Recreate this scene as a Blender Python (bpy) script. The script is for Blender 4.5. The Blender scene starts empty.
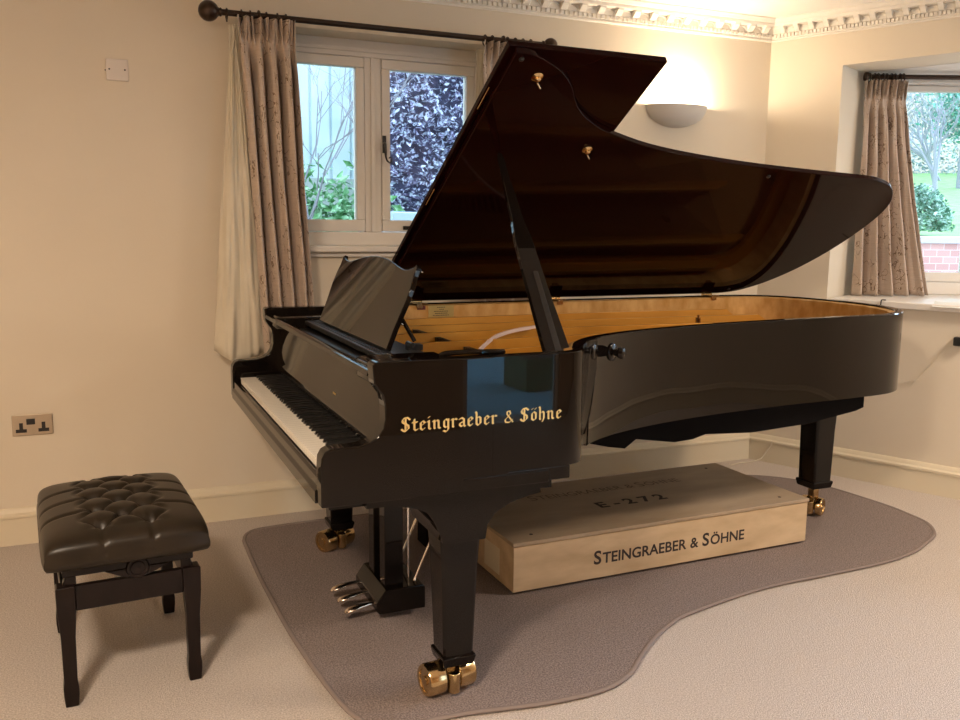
import bpy, bmesh, math, random
from mathutils import Vector, Matrix, noise
sc = bpy.context.scene
COL = sc.collection
PI = math.pi
rnd = random.Random(7)

# ------------------------------------------------------------------ camera
cy_, cp_, cr_ = 0.409342183, 0.150974993, 0.010095609
fw = Vector((math.sin(cy_)*math.cos(cp_), math.cos(cy_)*math.cos(cp_), -math.sin(cp_)))
rt = Vector((math.cos(cy_), -math.sin(cy_), 0)); up = rt.cross(fw)
r2 = math.cos(cr_)*rt + math.sin(cr_)*up; u2 = -math.sin(cr_)*rt + math.cos(cr_)*up
CAM = Vector((-0.466598826, -2.02280143, 1.31932602))
cam = bpy.data.objects.new('camera', bpy.data.cameras.new('camera')); COL.objects.link(cam)
cam.matrix_world = Matrix(((r2.x, u2.x, -fw.x, CAM.x), (r2.y, u2.y, -fw.y, CAM.y), (r2.z, u2.z, -fw.z, CAM.z), (0, 0, 0, 1)))
cam.data.sensor_width = 36; cam.data.sensor_fit = 'HORIZONTAL'; cam.data.lens = 881.589/960*36
cam.data.clip_start = .02; cam.data.clip_end = 200
sc.camera = cam
# ------------------------------------------------------------------ world, exposure
w = bpy.data.worlds.new('sky'); sc.world = w; w.use_nodes = True
bg = w.node_tree.nodes['Background']; bg.inputs[0].default_value = (.66, .84, 1.0, 1); bg.inputs[1].default_value = 4.0
vs = sc.view_settings; vs.view_transform = 'Standard'; vs.look = 'None'; vs.gamma = 1; vs.use_curve_mapping = False; vs.exposure = 0.1
def area(name, loc, size, power, col, rot=(0, 0, 0), sy=None):
    l = bpy.data.lights.new(name, 'AREA'); l.energy = power; l.color = col; l.size = size
    if sy: l.shape = 'RECTANGLE'; l.size_y = sy
    o = bpy.data.objects.new(name, l); o.location = loc; o.rotation_euler = rot; COL.objects.link(o); return o
area('ceiling_light', (3.3, -.8, 2.40), .4, 62, (1, .80, .63))
area('ceiling_light', (-1.2, -1.6, 2.40), .4, 105, (1, .79, .60))
sun = bpy.data.lights.new('sun', 'SUN'); sun.energy = 9; sun.color = (.48, .66, 1); sun.angle = math.radians(34)
so_ = bpy.data.objects.new('sun', sun); so_.rotation_euler = Vector((-1, -.22, -.55)).to_track_quat('-Z', 'Y').to_euler(); so_.location = (8, 3, 5); COL.objects.link(so_)

# ------------------------------------------------------------------ helpers
def mat(name, col, rough=.5, metal=0, spec=.5, coat=0, emit=None, estr=1):
    m = bpy.data.materials.new(name); m.use_nodes = True
    b = m.node_tree.nodes['Principled BSDF']
    b.inputs['Base Color'].default_value = (*col, 1); b.inputs['Roughness'].default_value = rough
    b.inputs['Metallic'].default_value = metal; b.inputs['Specular IOR Level'].default_value = spec
    b.inputs['Coat Weight'].default_value = coat
    if emit: b.inputs['Emission Color'].default_value = (*emit, 1); b.inputs['Emission Strength'].default_value = estr
    return m
def nd(m, t, **k):
    n = m.node_tree.nodes.new(t)
    for a, v in k.items(): setattr(n, a, v)
    return n
def lk(m, a, b): m.node_tree.links.new(a, b)
def bsdf(m): return m.node_tree.nodes['Principled BSDF']
def mottle(m, c1, c2, scale=20, detail=4, bump=0, dist=.002, coord='Object', stretch=(1, 1, 1), rrange=None, bscale=None, lo=.3, hi=.7):
    tc = nd(m, 'ShaderNodeTexCoord'); mp = nd(m, 'ShaderNodeMapping'); mp.inputs['Scale'].default_value = stretch
    lk(m, tc.outputs[coord], mp.inputs[0])
    n = nd(m, 'ShaderNodeTexNoise'); n.inputs['Scale'].default_value = scale; n.inputs['Detail'].default_value = detail
    lk(m, mp.outputs[0], n.inputs['Vector'])
    r = nd(m, 'ShaderNodeValToRGB'); r.color_ramp.elements[0].position = lo; r.color_ramp.elements[1].position = hi
    r.color_ramp.elements[0].color = (*c1, 1); r.color_ramp.elements[1].color = (*c2, 1)
    lk(m, n.outputs[0], r.inputs[0]); lk(m, r.outputs[0], bsdf(m).inputs['Base Color'])
    if bump:
        n2 = nd(m, 'ShaderNodeTexNoise'); n2.inputs['Scale'].default_value = bscale or scale; n2.inputs['Detail'].default_value = 3
        lk(m, mp.outputs[0], n2.inputs['Vector'])
        bp = nd(m, 'ShaderNodeBump'); bp.inputs['Strength'].default_value = bump; bp.inputs['Distance'].default_value = dist
        lk(m, n2.outputs[0], bp.inputs['Height']); lk(m, bp.outputs[0], bsdf(m).inputs['Normal'])
    return m

class MB:
    def __init__(s): s.v = []; s.f = []; s.uv = None
    def add(s, vs, fs):
        n = len(s.v); s.v += [tuple(v) for v in vs]; s.f += [tuple(i+n for i in f) for f in fs]; return s
    def box(s, x0, x1, y0, y1, z0, z1):
        v = [(x, y, z) for z in (z0, z1) for y in (y0, y1) for x in (x0, x1)]
        return s.add(v, [(0, 2, 3, 1), (4, 5, 7, 6), (0, 1, 5, 4), (2, 6, 7, 3), (0, 4, 6, 2), (1, 3, 7, 5)])
    def obox(s, c, ax, ay, az, hx, hy, hz):           # oriented box about centre
        c, ax, ay, az = map(Vector, (c, ax, ay, az))
        v = [c+ax*hx*i+ay*hy*j+az*hz*k for k in (-1, 1) for j in (-1, 1) for i in (-1, 1)]
        return s.add(v, [(0, 2, 3, 1), (4, 5, 7, 6), (0, 1, 5, 4), (2, 6, 7, 3), (0, 4, 6, 2), (1, 3, 7, 5)])
    def loft(s, rings, cap=True, closed=True):
        n = len(rings[0]); base = len(s.v); m = len(rings)
        for r in rings: s.v += [tuple(p) for p in r]
        for i in range(m-1):
            for j in range(n if closed else n-1):
                a = base+i*n+j; b = base+i*n+(j+1) % n
                s.f.append((a, b, b+n, a+n))
        if cap: s.f.append(tuple(base+j for j in range(n))[::-1]); s.f.append(tuple(base+(m-1)*n+j for j in range(n)))
        return s
    def prism(s, poly, axis, a, b):                     # poly in the two other axes
        def P(p, t):
            if axis == 'x': return (t, p[0], p[1])
            if axis == 'y': return (p[0], t, p[1])
            return (p[0], p[1], t)
        return s.loft([[P(p, a) for p in poly], [P(p, b) for p in poly]])
    def tube(s, pts, rad, n=10, cap=True):
        pts = [Vector(p) for p in pts]; rings = []
        if not isinstance(rad, (list, tuple)): rad = [rad]*len(pts)
        t = (pts[1]-pts[0]).normalized(); a = t.orthogonal().normalized()
        for i, p in enumerate(pts):
            if i == 0: t = (pts[1]-pts[0])
            elif i == len(pts)-1: t = pts[-1]-pts[-2]
            else: t = (pts[i+1]-pts[i]).normalized()+(pts[i]-pts[i-1]).normalized()
            t.normalize(); a = (a-t*a.dot(t)).normalized(); b = t.cross(a)
            rings.append([p+(a*math.cos(2*PI*k/n)+b*math.sin(2*PI*k/n))*rad[i] for k in range(n)])
        return s.loft(rings, cap)
    def lathe(s, prof, origin=(0, 0, 0), axis=(0, 0, 1), n=28):   # prof: (radius, along)
        o = Vector(origin); t = Vector(axis).normalized(); a = t.orthogonal().normalized(); b = t.cross(a)
        return s.loft([[o+t*h+(a*math.cos(2*PI*k/n)+b*math.sin(2*PI*k/n))*max(r, 1e-4) for k in range(n)] for r, h in prof])
    def build(s, name, m, parent=None, smooth=False, bevel=0, seg=2, local=False, angle=35):
        me = bpy.data.meshes.new(name); me.from_pydata(s.v, [], s.f)
        if s.uv:
            ul = me.uv_layers.new(name='uv')
            for p in me.polygons:
                for li in p.loop_indices: ul.data[li].uv = s.uv[me.loops[li].vertex_index]
        bm = bmesh.new(); bm.from_mesh(me); bmesh.ops.recalc_face_normals(bm, faces=bm.faces); bm.to_mesh(me); bm.free()
        o = bpy.data.objects.new(name, me); COL.objects.link(o)
        if m: me.materials.append(m)
        if parent:
            o.parent = parent
            if parent.type == 'EMPTY' and not local: o.matrix_parent_inverse = parent.matrix_basis.inverted()
        if bevel:
            b = o.modifiers.new('bevel', 'BEVEL'); b.width = bevel; b.segments = seg; b.limit_method = 'ANGLE'; b.angle_limit = math.radians(30)
            b.harden_normals = True; smooth = True
        if smooth:
            for p in me.polygons: p.use_smooth = True
            me.set_sharp_from_angle(angle=math.radians(angle))
        return o
def tag(o, label=None, cat=None, group=None, kind=None):
    if label: o['label'] = label
    if cat: o['category'] = cat
    if group: o['group'] = group
    if kind: o['kind'] = kind
    return o
def thing(name, label, cat, loc=(0, 0, 0), rz=0, group=None):
    o = bpy.data.objects.new(name, None); COL.objects.link(o); o.location = loc; o.rotation_euler = (0, 0, rz)
    o.empty_display_size = .1; bpy.context.view_layer.update()
    return tag(o, label, cat, group)
def struct(o): o['kind'] = 'structure'; return o
def spline(pts, n=8):                                   # Catmull-Rom through 2-D/3-D points
    P = [Vector(p) for p in pts]; out = []
    for i in range(len(P)-1):
        p0 = P[max(i-1, 0)]; p1 = P[i]; p2 = P[i+1]; p3 = P[min(i+2, len(P)-1)]
        for k in range(n):
            t = k/n; out.append(.5*((2*p1)+(p2-p0)*t+(2*p0-5*p1+4*p2-p3)*t*t+(3*p1-p0-3*p2+p3)*t**3))
    out.append(P[-1]); return out

# ------------------------------------------------------------------ frames of the room
CX, CY = 2.95948305, 1.93773743                        # corner back wall / right wall
E = Vector((.40543243, -.91412501, 0)); NR = Vector((-.91412501, -.40543243, 0))   # along right wall; into the room
C0 = Vector((CX, CY, 0)); ZC = 2.425
def RW(s, off, z): return C0+E*s+NR*off+Vector((0, 0, z))
def BW(s, off, z): return Vector((CX+s, CY-off, z))     # s negative to the left

# ------------------------------------------------------------------ materials
M = {}
M['wall'] = mottle(mat('wall_paint', (.8, .7, .55), .9), (.74, .66, .53), (.76, .68, .55), 3, 3, .15, .002, bscale=120)
M['ceil'] = mat('ceiling_paint', (.84, .80, .74), .9)
M['trim'] = mat('cream_gloss_paint', (.74, .66, .50), .45)
M['plaster'] = mat('cornice_plaster', (.86, .82, .74), .8)
M['white'] = mat('window_paint', (.80, .76, .70), .4)
M['carpet'] = mottle(mat('carpet', (.6, .5, .4), 1, spec=.1), (.56, .49, .43), (.83, .755, .69), 210, 4, 1.0, .008, bscale=330, lo=.36, hi=.64)
M['rug'] = mottle(mat('rug', (.3, .25, .22), 1, spec=.1), (.205, .165, .155), (.42, .35, .325), 210, 4, 1.0, .008, bscale=330, lo=.36, hi=.64)
M['rugedge'] = mat('rug_binding', (.25, .205, .185), .9, spec=.1)
M['black'] = mat('black_polyester', (.007, .005, .004), .02, spec=.24)
M['lidtinted'] = mat('lacquer_reflection_tint', (.012, .0025, .002), .05, spec=.075)  # dark red base stands in for the interior's reflection in the lacquer
M['underside'] = mat('underside_black', (.004, .003, .003), .8, spec=.1)
M['blacksatin'] = mat('black_satin', (.012, .011, .010), .35)
M['brass'] = mottle(mat('brass', (.75, .5, .2), .18, 1), (.55, .39, .19), (.72, .53, .28), 30)
M['gold'] = mat('gold_lettering', (.83, .60, .24), .35, .6)
M['steel'] = mat('steel', (.75, .72, .68), .2, 1)
M['iron'] = mat('bronze_iron', (.055, .035, .025), .3, .7)
M['plate'] = mottle(mat('gold_bronze_plate', (.6, .33, .06), .35, .45), (.55, .25, .03), (.62, .29, .04), 8)
M['veneer'] = mottle(mat('maple_veneer', (.6, .38, .14), .25), (.50, .26, .07), (.72, .44, .17), 22, 5, stretch=(1, 1, .5))
M['sound'] = mottle(mat('spruce_board', (.6, .35, .12), .35), (.50, .26, .08), (.62, .36, .13), 20, 3, stretch=(1, 14, 1))
M['felt'] = mat('red_felt', (.25, .02, .015), 1)
M['ivory'] = mat('white_key_top', (.86, .83, .74), .25)
M['ebony'] = mat('black_key', (.01, .01, .01), .3)
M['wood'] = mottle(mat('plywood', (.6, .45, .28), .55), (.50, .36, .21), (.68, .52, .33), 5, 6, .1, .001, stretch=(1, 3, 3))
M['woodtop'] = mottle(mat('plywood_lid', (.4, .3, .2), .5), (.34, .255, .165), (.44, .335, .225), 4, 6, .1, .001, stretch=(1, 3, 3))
M['ink'] = mat('black_ink', (.03, .02, .018), .7)
M['fadeink'] = mat('faded_ink', (.17, .12, .08), .7)
M['paper'] = mat('paper_label', (.72, .64, .5), .7)
M['leather'] = mottle(mat('dark_leather', (.05, .03, .02), .36, spec=.3), (.013, .009, .005), (.023, .016, .009), 14, 4, .25, .001, bscale=300)
M['darkwood'] = mottle(mat('dark_mahogany', (.03, .012, .01), .3, spec=.25), (.006, .003, .0025), (.011, .006, .005), 10, 4, stretch=(6, 6, 1))
M['socket'] = mottle(mat('brushed_steel', (.5, .42, .3), .28, 1), (.42, .36, .28), (.60, .52, .40), 6)
M['plastic'] = mat('off_white_plastic', (.74, .67, .60), .4)
M['blackplastic'] = mat('black_plastic', (.012, .012, .012), .35)
M['cable'] = mat('white_cable', (.75, .68, .55), .5)
M['lining'] = mottle(mat('curtain_lining', (.75, .68, .55), .9), (.66, .60, .47), (.73, .67, .54), 6, 3, .15, .003, bscale=30)
M['lampplaster'] = mat('lamp_plaster', (.72, .68, .62), .8)
M['bulb'] = mat('lamp_bulb', (1, .9, .7), .5, emit=(1, .78, .5), estr=45)

def glass():
    m = bpy.data.materials.new('window_glass'); m.use_nodes = True; nt = m.node_tree; nt.nodes.clear()
    o = nt.nodes.new('ShaderNodeOutputMaterial'); mx = nt.nodes.new('ShaderNodeMixShader')
    t = nt.nodes.new('ShaderNodeBsdfTransparent'); g = nt.nodes.new('ShaderNodeBsdfGlossy'); g.inputs['Roughness'].default_value = .01
    f = nt.nodes.new('ShaderNodeFresnel'); f.inputs[0].default_value = 1.45
    t.inputs[0].default_value = (.96, .98, .98, 1)
    nt.links.new(f.outputs[0], mx.inputs[0]); nt.links.new(t.outputs[0], mx.inputs[1]); nt.links.new(g.outputs[0], mx.inputs[2]); nt.links.new(mx.outputs[0], o.inputs[0])
    return m
M['glass'] = glass()
def curtain_mat(name, base, silk):
    m = mat(name, base, .38, spec=.45); bsdf(m).inputs['Sheen Weight'].default_value = .3
    uv = nd(m, 'ShaderNodeTexCoord')
    # slub weave
    mp = nd(m, 'ShaderNodeMapping'); mp.inputs['Scale'].default_value = (6, 90, 1); lk(m, uv.outputs['UV'], mp.inputs[0])
    sl = nd(m, 'ShaderNodeTexNoise'); sl.inputs['Scale'].default_value = 1.5; lk(m, mp.outputs[0], sl.inputs['Vector'])
    # thin twigs: contour lines of a noise field
    n1 = nd(m, 'ShaderNodeTexNoise'); n1.inputs['Scale'].default_value = 17; n1.inputs['Detail'].default_value = 1.5; lk(m, uv.outputs['UV'], n1.inputs['Vector'])
    a = nd(m, 'ShaderNodeMath', operation='SUBTRACT'); a.inputs[1].default_value = .5; lk(m, n1.outputs[0], a.inputs[0])
    b = nd(m, 'ShaderNodeMath', operation='ABSOLUTE'); lk(m, a.outputs[0], b.inputs[0])
    c = nd(m, 'ShaderNodeMath', operation='LESS_THAN'); c.inputs[1].default_value = .016; lk(m, b.outputs[0], c.inputs[0])
    n2 = nd(m, 'ShaderNodeTexNoise'); n2.inputs['Scale'].default_value = 7; n2.inputs['Detail'].default_value = 0; lk(m, uv.outputs['UV'], n2.inputs['Vector'])
    msk = nd(m, 'ShaderNodeMath', operation='GREATER_THAN'); msk.inputs[1].default_value = .52; lk(m, n2.outputs[0], msk.inputs[0])
    tw = nd(m, 'ShaderNodeMath', operation='MULTIPLY'); lk(m, c.outputs[0], tw.inputs[0]); lk(m, msk.outputs[0], tw.inputs[1])
    # blossoms
    v = nd(m, 'ShaderNodeTexVoronoi'); v.inputs['Scale'].default_value = 75; lk(m, uv.outputs['UV'], v.inputs['Vector'])
    d = nd(m, 'ShaderNodeMath', operation='LESS_THAN'); d.inputs[1].default_value = .26; lk(m, v.outputs['Distance'], d.inputs[0])
    b2 = nd(m, 'ShaderNodeMath', operation='LESS_THAN'); b2.inputs[1].default_value = .05; lk(m, b.outputs[0], b2.inputs[0])
    fl = nd(m, 'ShaderNodeMath', operation='MULTIPLY'); lk(m, d.outputs[0], fl.inputs[0]); lk(m, b2.outputs[0], fl.inputs[1])
    fm = nd(m, 'ShaderNodeMath', operation='MULTIPLY'); lk(m, fl.outputs[0], fm.inputs[0]); lk(m, msk.outputs[0], fm.inputs[1])
    k0 = nd(m, 'ShaderNodeMix', data_type='RGBA'); k0.inputs[6].default_value = (*base, 1); k0.inputs[7].default_value = (*silk, 1); lk(m, sl.outputs[0], k0.inputs[0])
    k1 = nd(m, 'ShaderNodeMix', data_type='RGBA'); k1.inputs[7].default_value = (base[0]*.42, base[1]*.34, base[2]*.25, 1); lk(m, tw.outputs[0], k1.inputs[0]); lk(m, k0.outputs[2], k1.inputs[6])
    k2 = nd(m, 'ShaderNodeMix', data_type='RGBA'); lk(m, fm.outputs[0], k2.inputs[0]); lk(m, k1.outputs[2], k2.inputs[6])
    k3 = nd(m, 'ShaderNodeMix', data_type='RGBA'); k3.inputs[6].default_value = (.82, .74, .62, 1); k3.inputs[7].default_value = (.34, .24, .15, 1)
    lk(m, v.outputs['Color'], k3.inputs[0]); lk(m, k3.outputs[2], k2.inputs[7])
    lk(m, k2.outputs[2], bsdf(m).inputs['Base Color'])
    return m
M['curtain'] = curtain_mat('embroidered_silk', (.43, .335, .265), (.60, .49, .40))

# ------------------------------------------------------------------ room shell
XL, YR = -3.0, -3.2                                      # left wall, rear wall
SR = (CY-YR)/.91412501                                    # right wall runs to the rear wall
xr = CX+.40543243*SR
fl = MB().prism([(XL-.3, YR-.3), (xr+1.5, YR-.3), (CX+2.2, CY+.6), (CX+.1, CY+.4), (XL-.3, CY+.4)], 'z', -.1, 0)
struct(fl.build('floor', M['carpet']))
struct(MB().prism([(XL-.3, YR-.3), (xr+.3, YR-.3), (CX+.15, CY+.3), (XL-.3, CY+.3)], 'z', ZC, ZC+.12).build('ceiling', M['ceil']))
# back wall with the window opening
WX0, WX1, WZ0, WZ1 = .22, 1.304, 1.195, 2.16
wb = MB(); T = .32
wb.box(XL-.3, WX0, CY, CY+T, 0, ZC); wb.box(WX1, CX+.0, CY, CY+T, 0, ZC); wb.box(WX0, WX1, CY, CY+T, 0, WZ0); wb.box(WX0, WX1, CY, CY+T, WZ1, ZC)
struct(wb.build('wall_back', M['wall']))
# right wall with the bay opening
S0, S1, BZ0, BZ1 = .395, 3.39, .925, 2.158
OUT = -NR
def wseg(mb, p, q, z0, z1, outn, t):
    p = Vector((p[0], p[1], 0)); q = Vector((q[0], q[1], 0)); o = Vector(outn)*t
    r = [p, q, q+o, p+o]
    return mb.loft([[v+Vector((0, 0, z0)) for v in r], [v+Vector((0, 0, z1)) for v in r]])
wr = MB()
wseg(wr, C0, C0+E*S0, 0, ZC, OUT, .388); wseg(wr, C0+E*S0, C0+E*S1, 0, BZ0, OUT, .3); wseg(wr, C0+E*S0, C0+E*S1, BZ1, ZC, OUT, .3)
wseg(wr, C0+E*S1, C0+E*SR, 0, ZC, OUT, .388)
struct(wr.build('wall_right', M['wall']))
# bay: canted window sides around the opening
B0 = C0+E*S0+OUT*.388; WD = Vector((.917, -.3988, 0)).normalized(); WN = Vector((-WD.y, WD.x, 0))  # WN outward
B1 = B0+WD*1.35; B2 = B1+E*1.0; B3 = C0+E*S1+OUT*.388
WD3 = (B3-B2).normalized(); WN3 = Vector((-WD3.y, WD3.x, 0))
if WN3.dot(OUT) < 0: WN3 = -WN3
bay = MB()
for p, q, n in ((B0, B1, WN), (B1, B2, OUT), (B2, B3, WN3)):
    wseg(bay, p, q, 0, .96, n, .2); wseg(bay, p, q, 2.16, ZC, n, .2)
struct(bay.build('wall_bay', M['wall']))
P_ = lambda v: (v.x, v.y)
sof = MB().prism([P_(C0+E*S0+OUT*.29), P_(C0+E*S1+OUT*.29), P_(B3), P_(B2), P_(B1), P_(B0)], 'z', 2.158, 2.20)
struct(sof.build('ceiling_bay', M['ceil']))
sill2 = MB().prism([P_(RW(S0+.03, .035, 0)), P_(RW(S1, .035, 0)), P_(B3), P_(B2), P_(B1), P_(B0), P_(RW(S0+.03, -.02, 0))], 'z', .926, .96)
struct(sill2.build('trim_3', M['white'], bevel=.006))
struct(MB().box(XL-.3, XL, YR-.3, CY, 0, ZC).build('wall_left', M['wall']))
# rear wall with the garden doorway
DX0, DX1, DZ = 1.68, 2.50, 2.05
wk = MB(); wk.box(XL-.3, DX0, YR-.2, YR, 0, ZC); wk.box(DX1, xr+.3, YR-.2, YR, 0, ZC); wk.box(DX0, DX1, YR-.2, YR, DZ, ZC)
struct(wk.build('wall_rear', mat('rear_wall_dimmed', (.36, .25, .15), .9)))  # unseen wall coloured darker to deepen the piano's reflections and cut bounce
dr = MB(); dr.box(DX0, DX0+.05, YR-.12, YR-.04, 0, DZ); dr.box(DX1-.05, DX1, YR-.12, YR-.04, 0, DZ); dr.box(DX0, DX1, YR-.12, YR-.04, DZ-.05, DZ)
dfr = struct(dr.build('door_1', M['white'], bevel=.004))
MB().box(DX0+.05, DX1-.05, YR-.085, YR-.079, 0.01, DZ-.05).build('pane', M['glass'], dfr)

# mitred mouldings
MIT = Vector((-.6506, -1, 0))
def moulding(prof, side, name, m, s_end):
    mb = MB()
    ends = [[C0+MIT*o+Vector((0, 0, z)) for o, z in prof]]
    if side == 'back': ends.append([Vector((s_end, CY-o, z)) for o, z in prof])
    else: ends.append([RW(s_end, o, z) for o, z in prof])
    mb.loft(ends); return mb
base = [(-.01, 0), (.020, 0), (.020, .112), (.026, .116), (.026, .126), (.016, .134), (.012, .147), (.006, .154), (-.01, .154)]
struct(moulding(base, 'back', 'b', None, XL).build('baseboard_back', M['trim'], smooth=True, angle=25))
struct(moulding(base, 'right', 'b', None, SR).build('baseboard_right', M['trim'], smooth=True, angle=25))
corn = [(-.01, 2.318), (.008, 2.318), (.013, 2.324), (.008, 2.331), (.010, 2.334), (.012, 2.352), (.020, 2.356), (.022, 2.385), (.062, 2.387), (.066, 2.395), (.066, 2.402), (.074, 2.405), (.080, 2.413), (.088, 2.417), (.090, 2.425), (-.01, 2.425)]
for side, nm in (('back', 'trim_1'), ('right', 'trim_2')):
    mb = moulding(corn, side, nm, None, XL if side == 'back' else SR)
    L = 5.9 if side == 'back' else 5.6
    def fr(s, o, z): return BW(-s, o, z) if side == 'back' else RW(s, o, z)
    # dentils
    bs = .102 if side == 'back' else .078; n = int(L/(bs/4))
    for i in range(n):
        s = .030+i*bs/4; c = fr(s, .016, 2.3435)
        mb.obox(c, fr(1, 0, 0)-fr(0, 0, 0), fr(0, 1, 0)-fr(0, 0, 0), (0, 0, 1), bs*.085, .010, .0085)
    # modillion brackets
    n = int(L/bs)
    for i in range(n):
        s = .075+i*bs
        pr = [(.018, 2.354), (.030, 2.356), (.042, 2.364), (.050, 2.374), (.058, 2.378), (.060, 2.388), (.018, 2.388)]
        mb.loft([[fr(s-bs*.16, o, z) for o, z in pr], [fr(s+bs*.16, o, z) for o, z in pr]])
        # small arch between brackets
        m_ = s+bs/2; arc = [(m_+bs*.31*math.cos(a), 2.357+.024*math.sin(a)) for a in [PI*k/8 for k in range(9)]]
        mb.tube([fr(x, .024, z) for x, z in arc], .0035, 5)
    struct(mb.build(nm, M['plaster'], smooth=True, angle=30))

# ------------------------------------------------------------------ window 1
win = thing('window_1', None, None); del_ = win
win['kind'] = 'structure'
YF = CY+.15
f = MB()
f.box(WX0, WX1, YF, YF+.07, 2.085, WZ1); f.box(WX0, WX1, YF, YF+.07, 1.222, 1.285)
f.box(WX0, .232, YF, YF+.07, 1.285, 2.085); f.box(1.272, WX1, YF, YF+.07, 1.285, 2.085); f.box(.716, .797, YF, YF+.07, 1.285, 2.085)
f.box(WX0, WX1, YF-.012, YF, 2.105, 2.122); f.box(.744, .768, YF-.010, YF, 1.285, 2.085)
f.build('window_frame', M['white'], win, bevel=.004)
for x0, x1, nm in ((.234, .714, 'a'), (.799, 1.270, 'b')):
    g = MB(); t = .041
    g.box(x0, x1, YF-.006, YF+.045, 2.038, 2.083); g.box(x0, x1, YF-.006, YF+.045, 1.287, 1.342)
    g.box(x0, x0+t, YF-.006, YF+.045, 1.342, 2.038); g.box(x1-t, x1, YF-.006, YF+.045, 1.342, 2.038)
    cs = g.build('casement', M['white'], win, bevel=.005)
    MB().box(x0+t-.004, x1-t+.004, YF+.018, YF+.022, 1.338, 2.042).build('pane', M['glass'], cs)
hd = MB(); hx = .808
hd.box(hx-.008, hx+.008, YF-.016, YF-.006, 1.655, 1.735)
hd.tube([(hx, YF-.014, 1.70), (hx-.004, YF-.034, 1.695), (hx-.002, YF-.036, 1.66), (hx, YF-.036, 1.635), (hx+.006, YF-.036, 1.618), (hx+.018, YF-.036, 1.609), (hx+.029, YF-.036, 1.616), (hx+.030, YF-.036, 1.630), (hx+.022, YF-.036, 1.636), (hx+.015, YF-.036, 1.630)], [.007, .008, .007, .005, .004, .004, .004, .0035, .003, .003], 8)
tag(hd.build('window_handle', M['blacksatin'], win, smooth=True), 'black curled monkey tail handle')
cr = MB(); cr.box(.90, .965, YF-.018, YF-.006, 1.297, 1.315); cr.tube([(.91, YF-.02, 1.306), (.955, YF-.02, 1.306)], .006, 8)
cr.build('window_stay', M['blacksatin'], win, bevel=.002)
sl = MB(); sl.box(WX0-.05, WX1+.05, CY-.045, YF+.01, 1.195, 1.222); sl.box(WX0-.02, WX1+.02, CY-.020, CY, 1.172, 1.195)
sl.build('window_sill', M['white'], win, bevel=.007, seg=3)

# ------------------------------------------------------------------ window 2 (bay)
def bay_window(nm, A, D, N, L, lights):
    wt = thing(nm, None, None, A); wt['kind'] = 'structure'; az = Vector((0, 0, 1))
    def bx(mb, s0, s1, d0, d1, z0, z1):
        c = A+D*((s0+s1)/2)+N*((d0+d1)/2)+az*((z0+z1)/2)
        return mb.obox(c, D, N, az, abs(s1-s0)/2, (d1-d0)/2, (z1-z0)/2)
    g = MB(); bx(g, 0, L, .0, .07, 2.105, 2.16); bx(g, 0, L, .0, .07, .96, 1.03); bx(g, 0, .05, .001, .069, 1.03, 2.105); bx(g, L-.05, L, .001, .069, 1.03, 2.105)
    for k in range(1, lights): s = L*k/lights; bx(g, s-.03, s+.03, .001, .069, 1.03, 2.105)
    bx(g, 0, L, -.012, 0, 2.112, 2.128)
    g.build('window_frame', M['white'], wt, bevel=.004)
    for k in range(lights):
        a = L*k/lights+(.05 if k == 0 else .03); b = L*(k+1)/lights-(.05 if k == lights-1 else .03)
        h = MB(); bx(h, a+.002, b-.002, -.005, .04, 2.072, 2.103); bx(h, a+.002, b-.002, -.005, .04, 1.032, 1.085); bx(h, a+.002, a+.045, -.005, .04, 1.085, 2.072); bx(h, b-.045, b-.002, -.005, .04, 1.085, 2.072)
        cs = h.build('casement', M['white'], wt, bevel=.004)
        bx(MB(), a+.041, b-.041, .018, .022, 1.081, 2.076).build('pane', M['glass'], cs)
bay_window('window_2', B0, WD, WN, 1.35, 2)
bay_window('window_3', B1, E, OUT, 1.0, 2)
bay_window('window_4', B2, WD3, WN3, (B3-B2).length, 2)

# ------------------------------------------------------------------ curtains
def curtain(mb, fpos, nu, nv, zt, zb, folds, amp, head=.10, seed=1, uw=1.0, zbot=None):
    """fpos(u, t) -> (base point, normal) for t from 0 (heading) to 1 (hem)"""
    base = len(mb.v); mb.uv = mb.uv or []
    for j in range(nv+1):
        t = (j/nv)**1.35; h = t*(zt-zb)
        for i in range(nu+1):
            u = i/nu; p, n = fpos(u, t)
            # pinch pleats: flared above the pinch line, tight on it, loosening into soft folds
            a = amp*.22 if h < head else amp*(.22+.78*min(1, (h-head)/.10))*(1+.3*math.sin(2.2*t+seed))
            ph = folds*u*2*PI+.7*noise.noise((u*3, t*1.3, seed))
            d = a*(math.sin(ph)+.28*math.sin(2*ph+1.3+2*t))+.014*noise.noise((u*9, t*5, seed+3))
            if h < head: fl_ = (1-h/head)**.7; d += amp*.95*fl_*math.sin(3*ph+1.0+3*noise.noise((u*7, 0, seed))); p = p+(E if False else n.cross(Vector((0, 0, 1))))*.010*fl_*math.sin(2*ph)
            z = zt-h if zbot is None else zt-t*(zt-zbot(u))
            q = p+n*d; mb.v.append((q.x, q.y, z)); mb.uv.append((u*uw, 1-t*1.4))
    for j in range(nv):
        for i in range(nu):
            a = base+j*(nu+1)+i; mb.f.append((a, a+1, a+nu+2, a+nu+1))
    return mb
def solidify(o, t=.003):
    s = o.modifiers.new('cloth', 'SOLIDIFY'); s.thickness = t; s.offset = 0; return o
def rings(root, pts, axis, r=.022, clip=.02):
    for p in pts:
        p = Vector(p); a = Vector(axis).normalized(); b = Vector((0, 0, 1)); c = a.cross(b)
        mb = MB(); mb.tube([p+(b*math.cos(k*PI/8)+c*math.sin(k*PI/8))*r+b*-.006 for k in range(17)], .0032, 6, cap=False)
        mb.tube([p-b*(r+.006), p-b*(r+.014)], .003, 6)
        mb.build('curtain_ring', M['iron'], root, smooth=True)
OFF = .12
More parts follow.
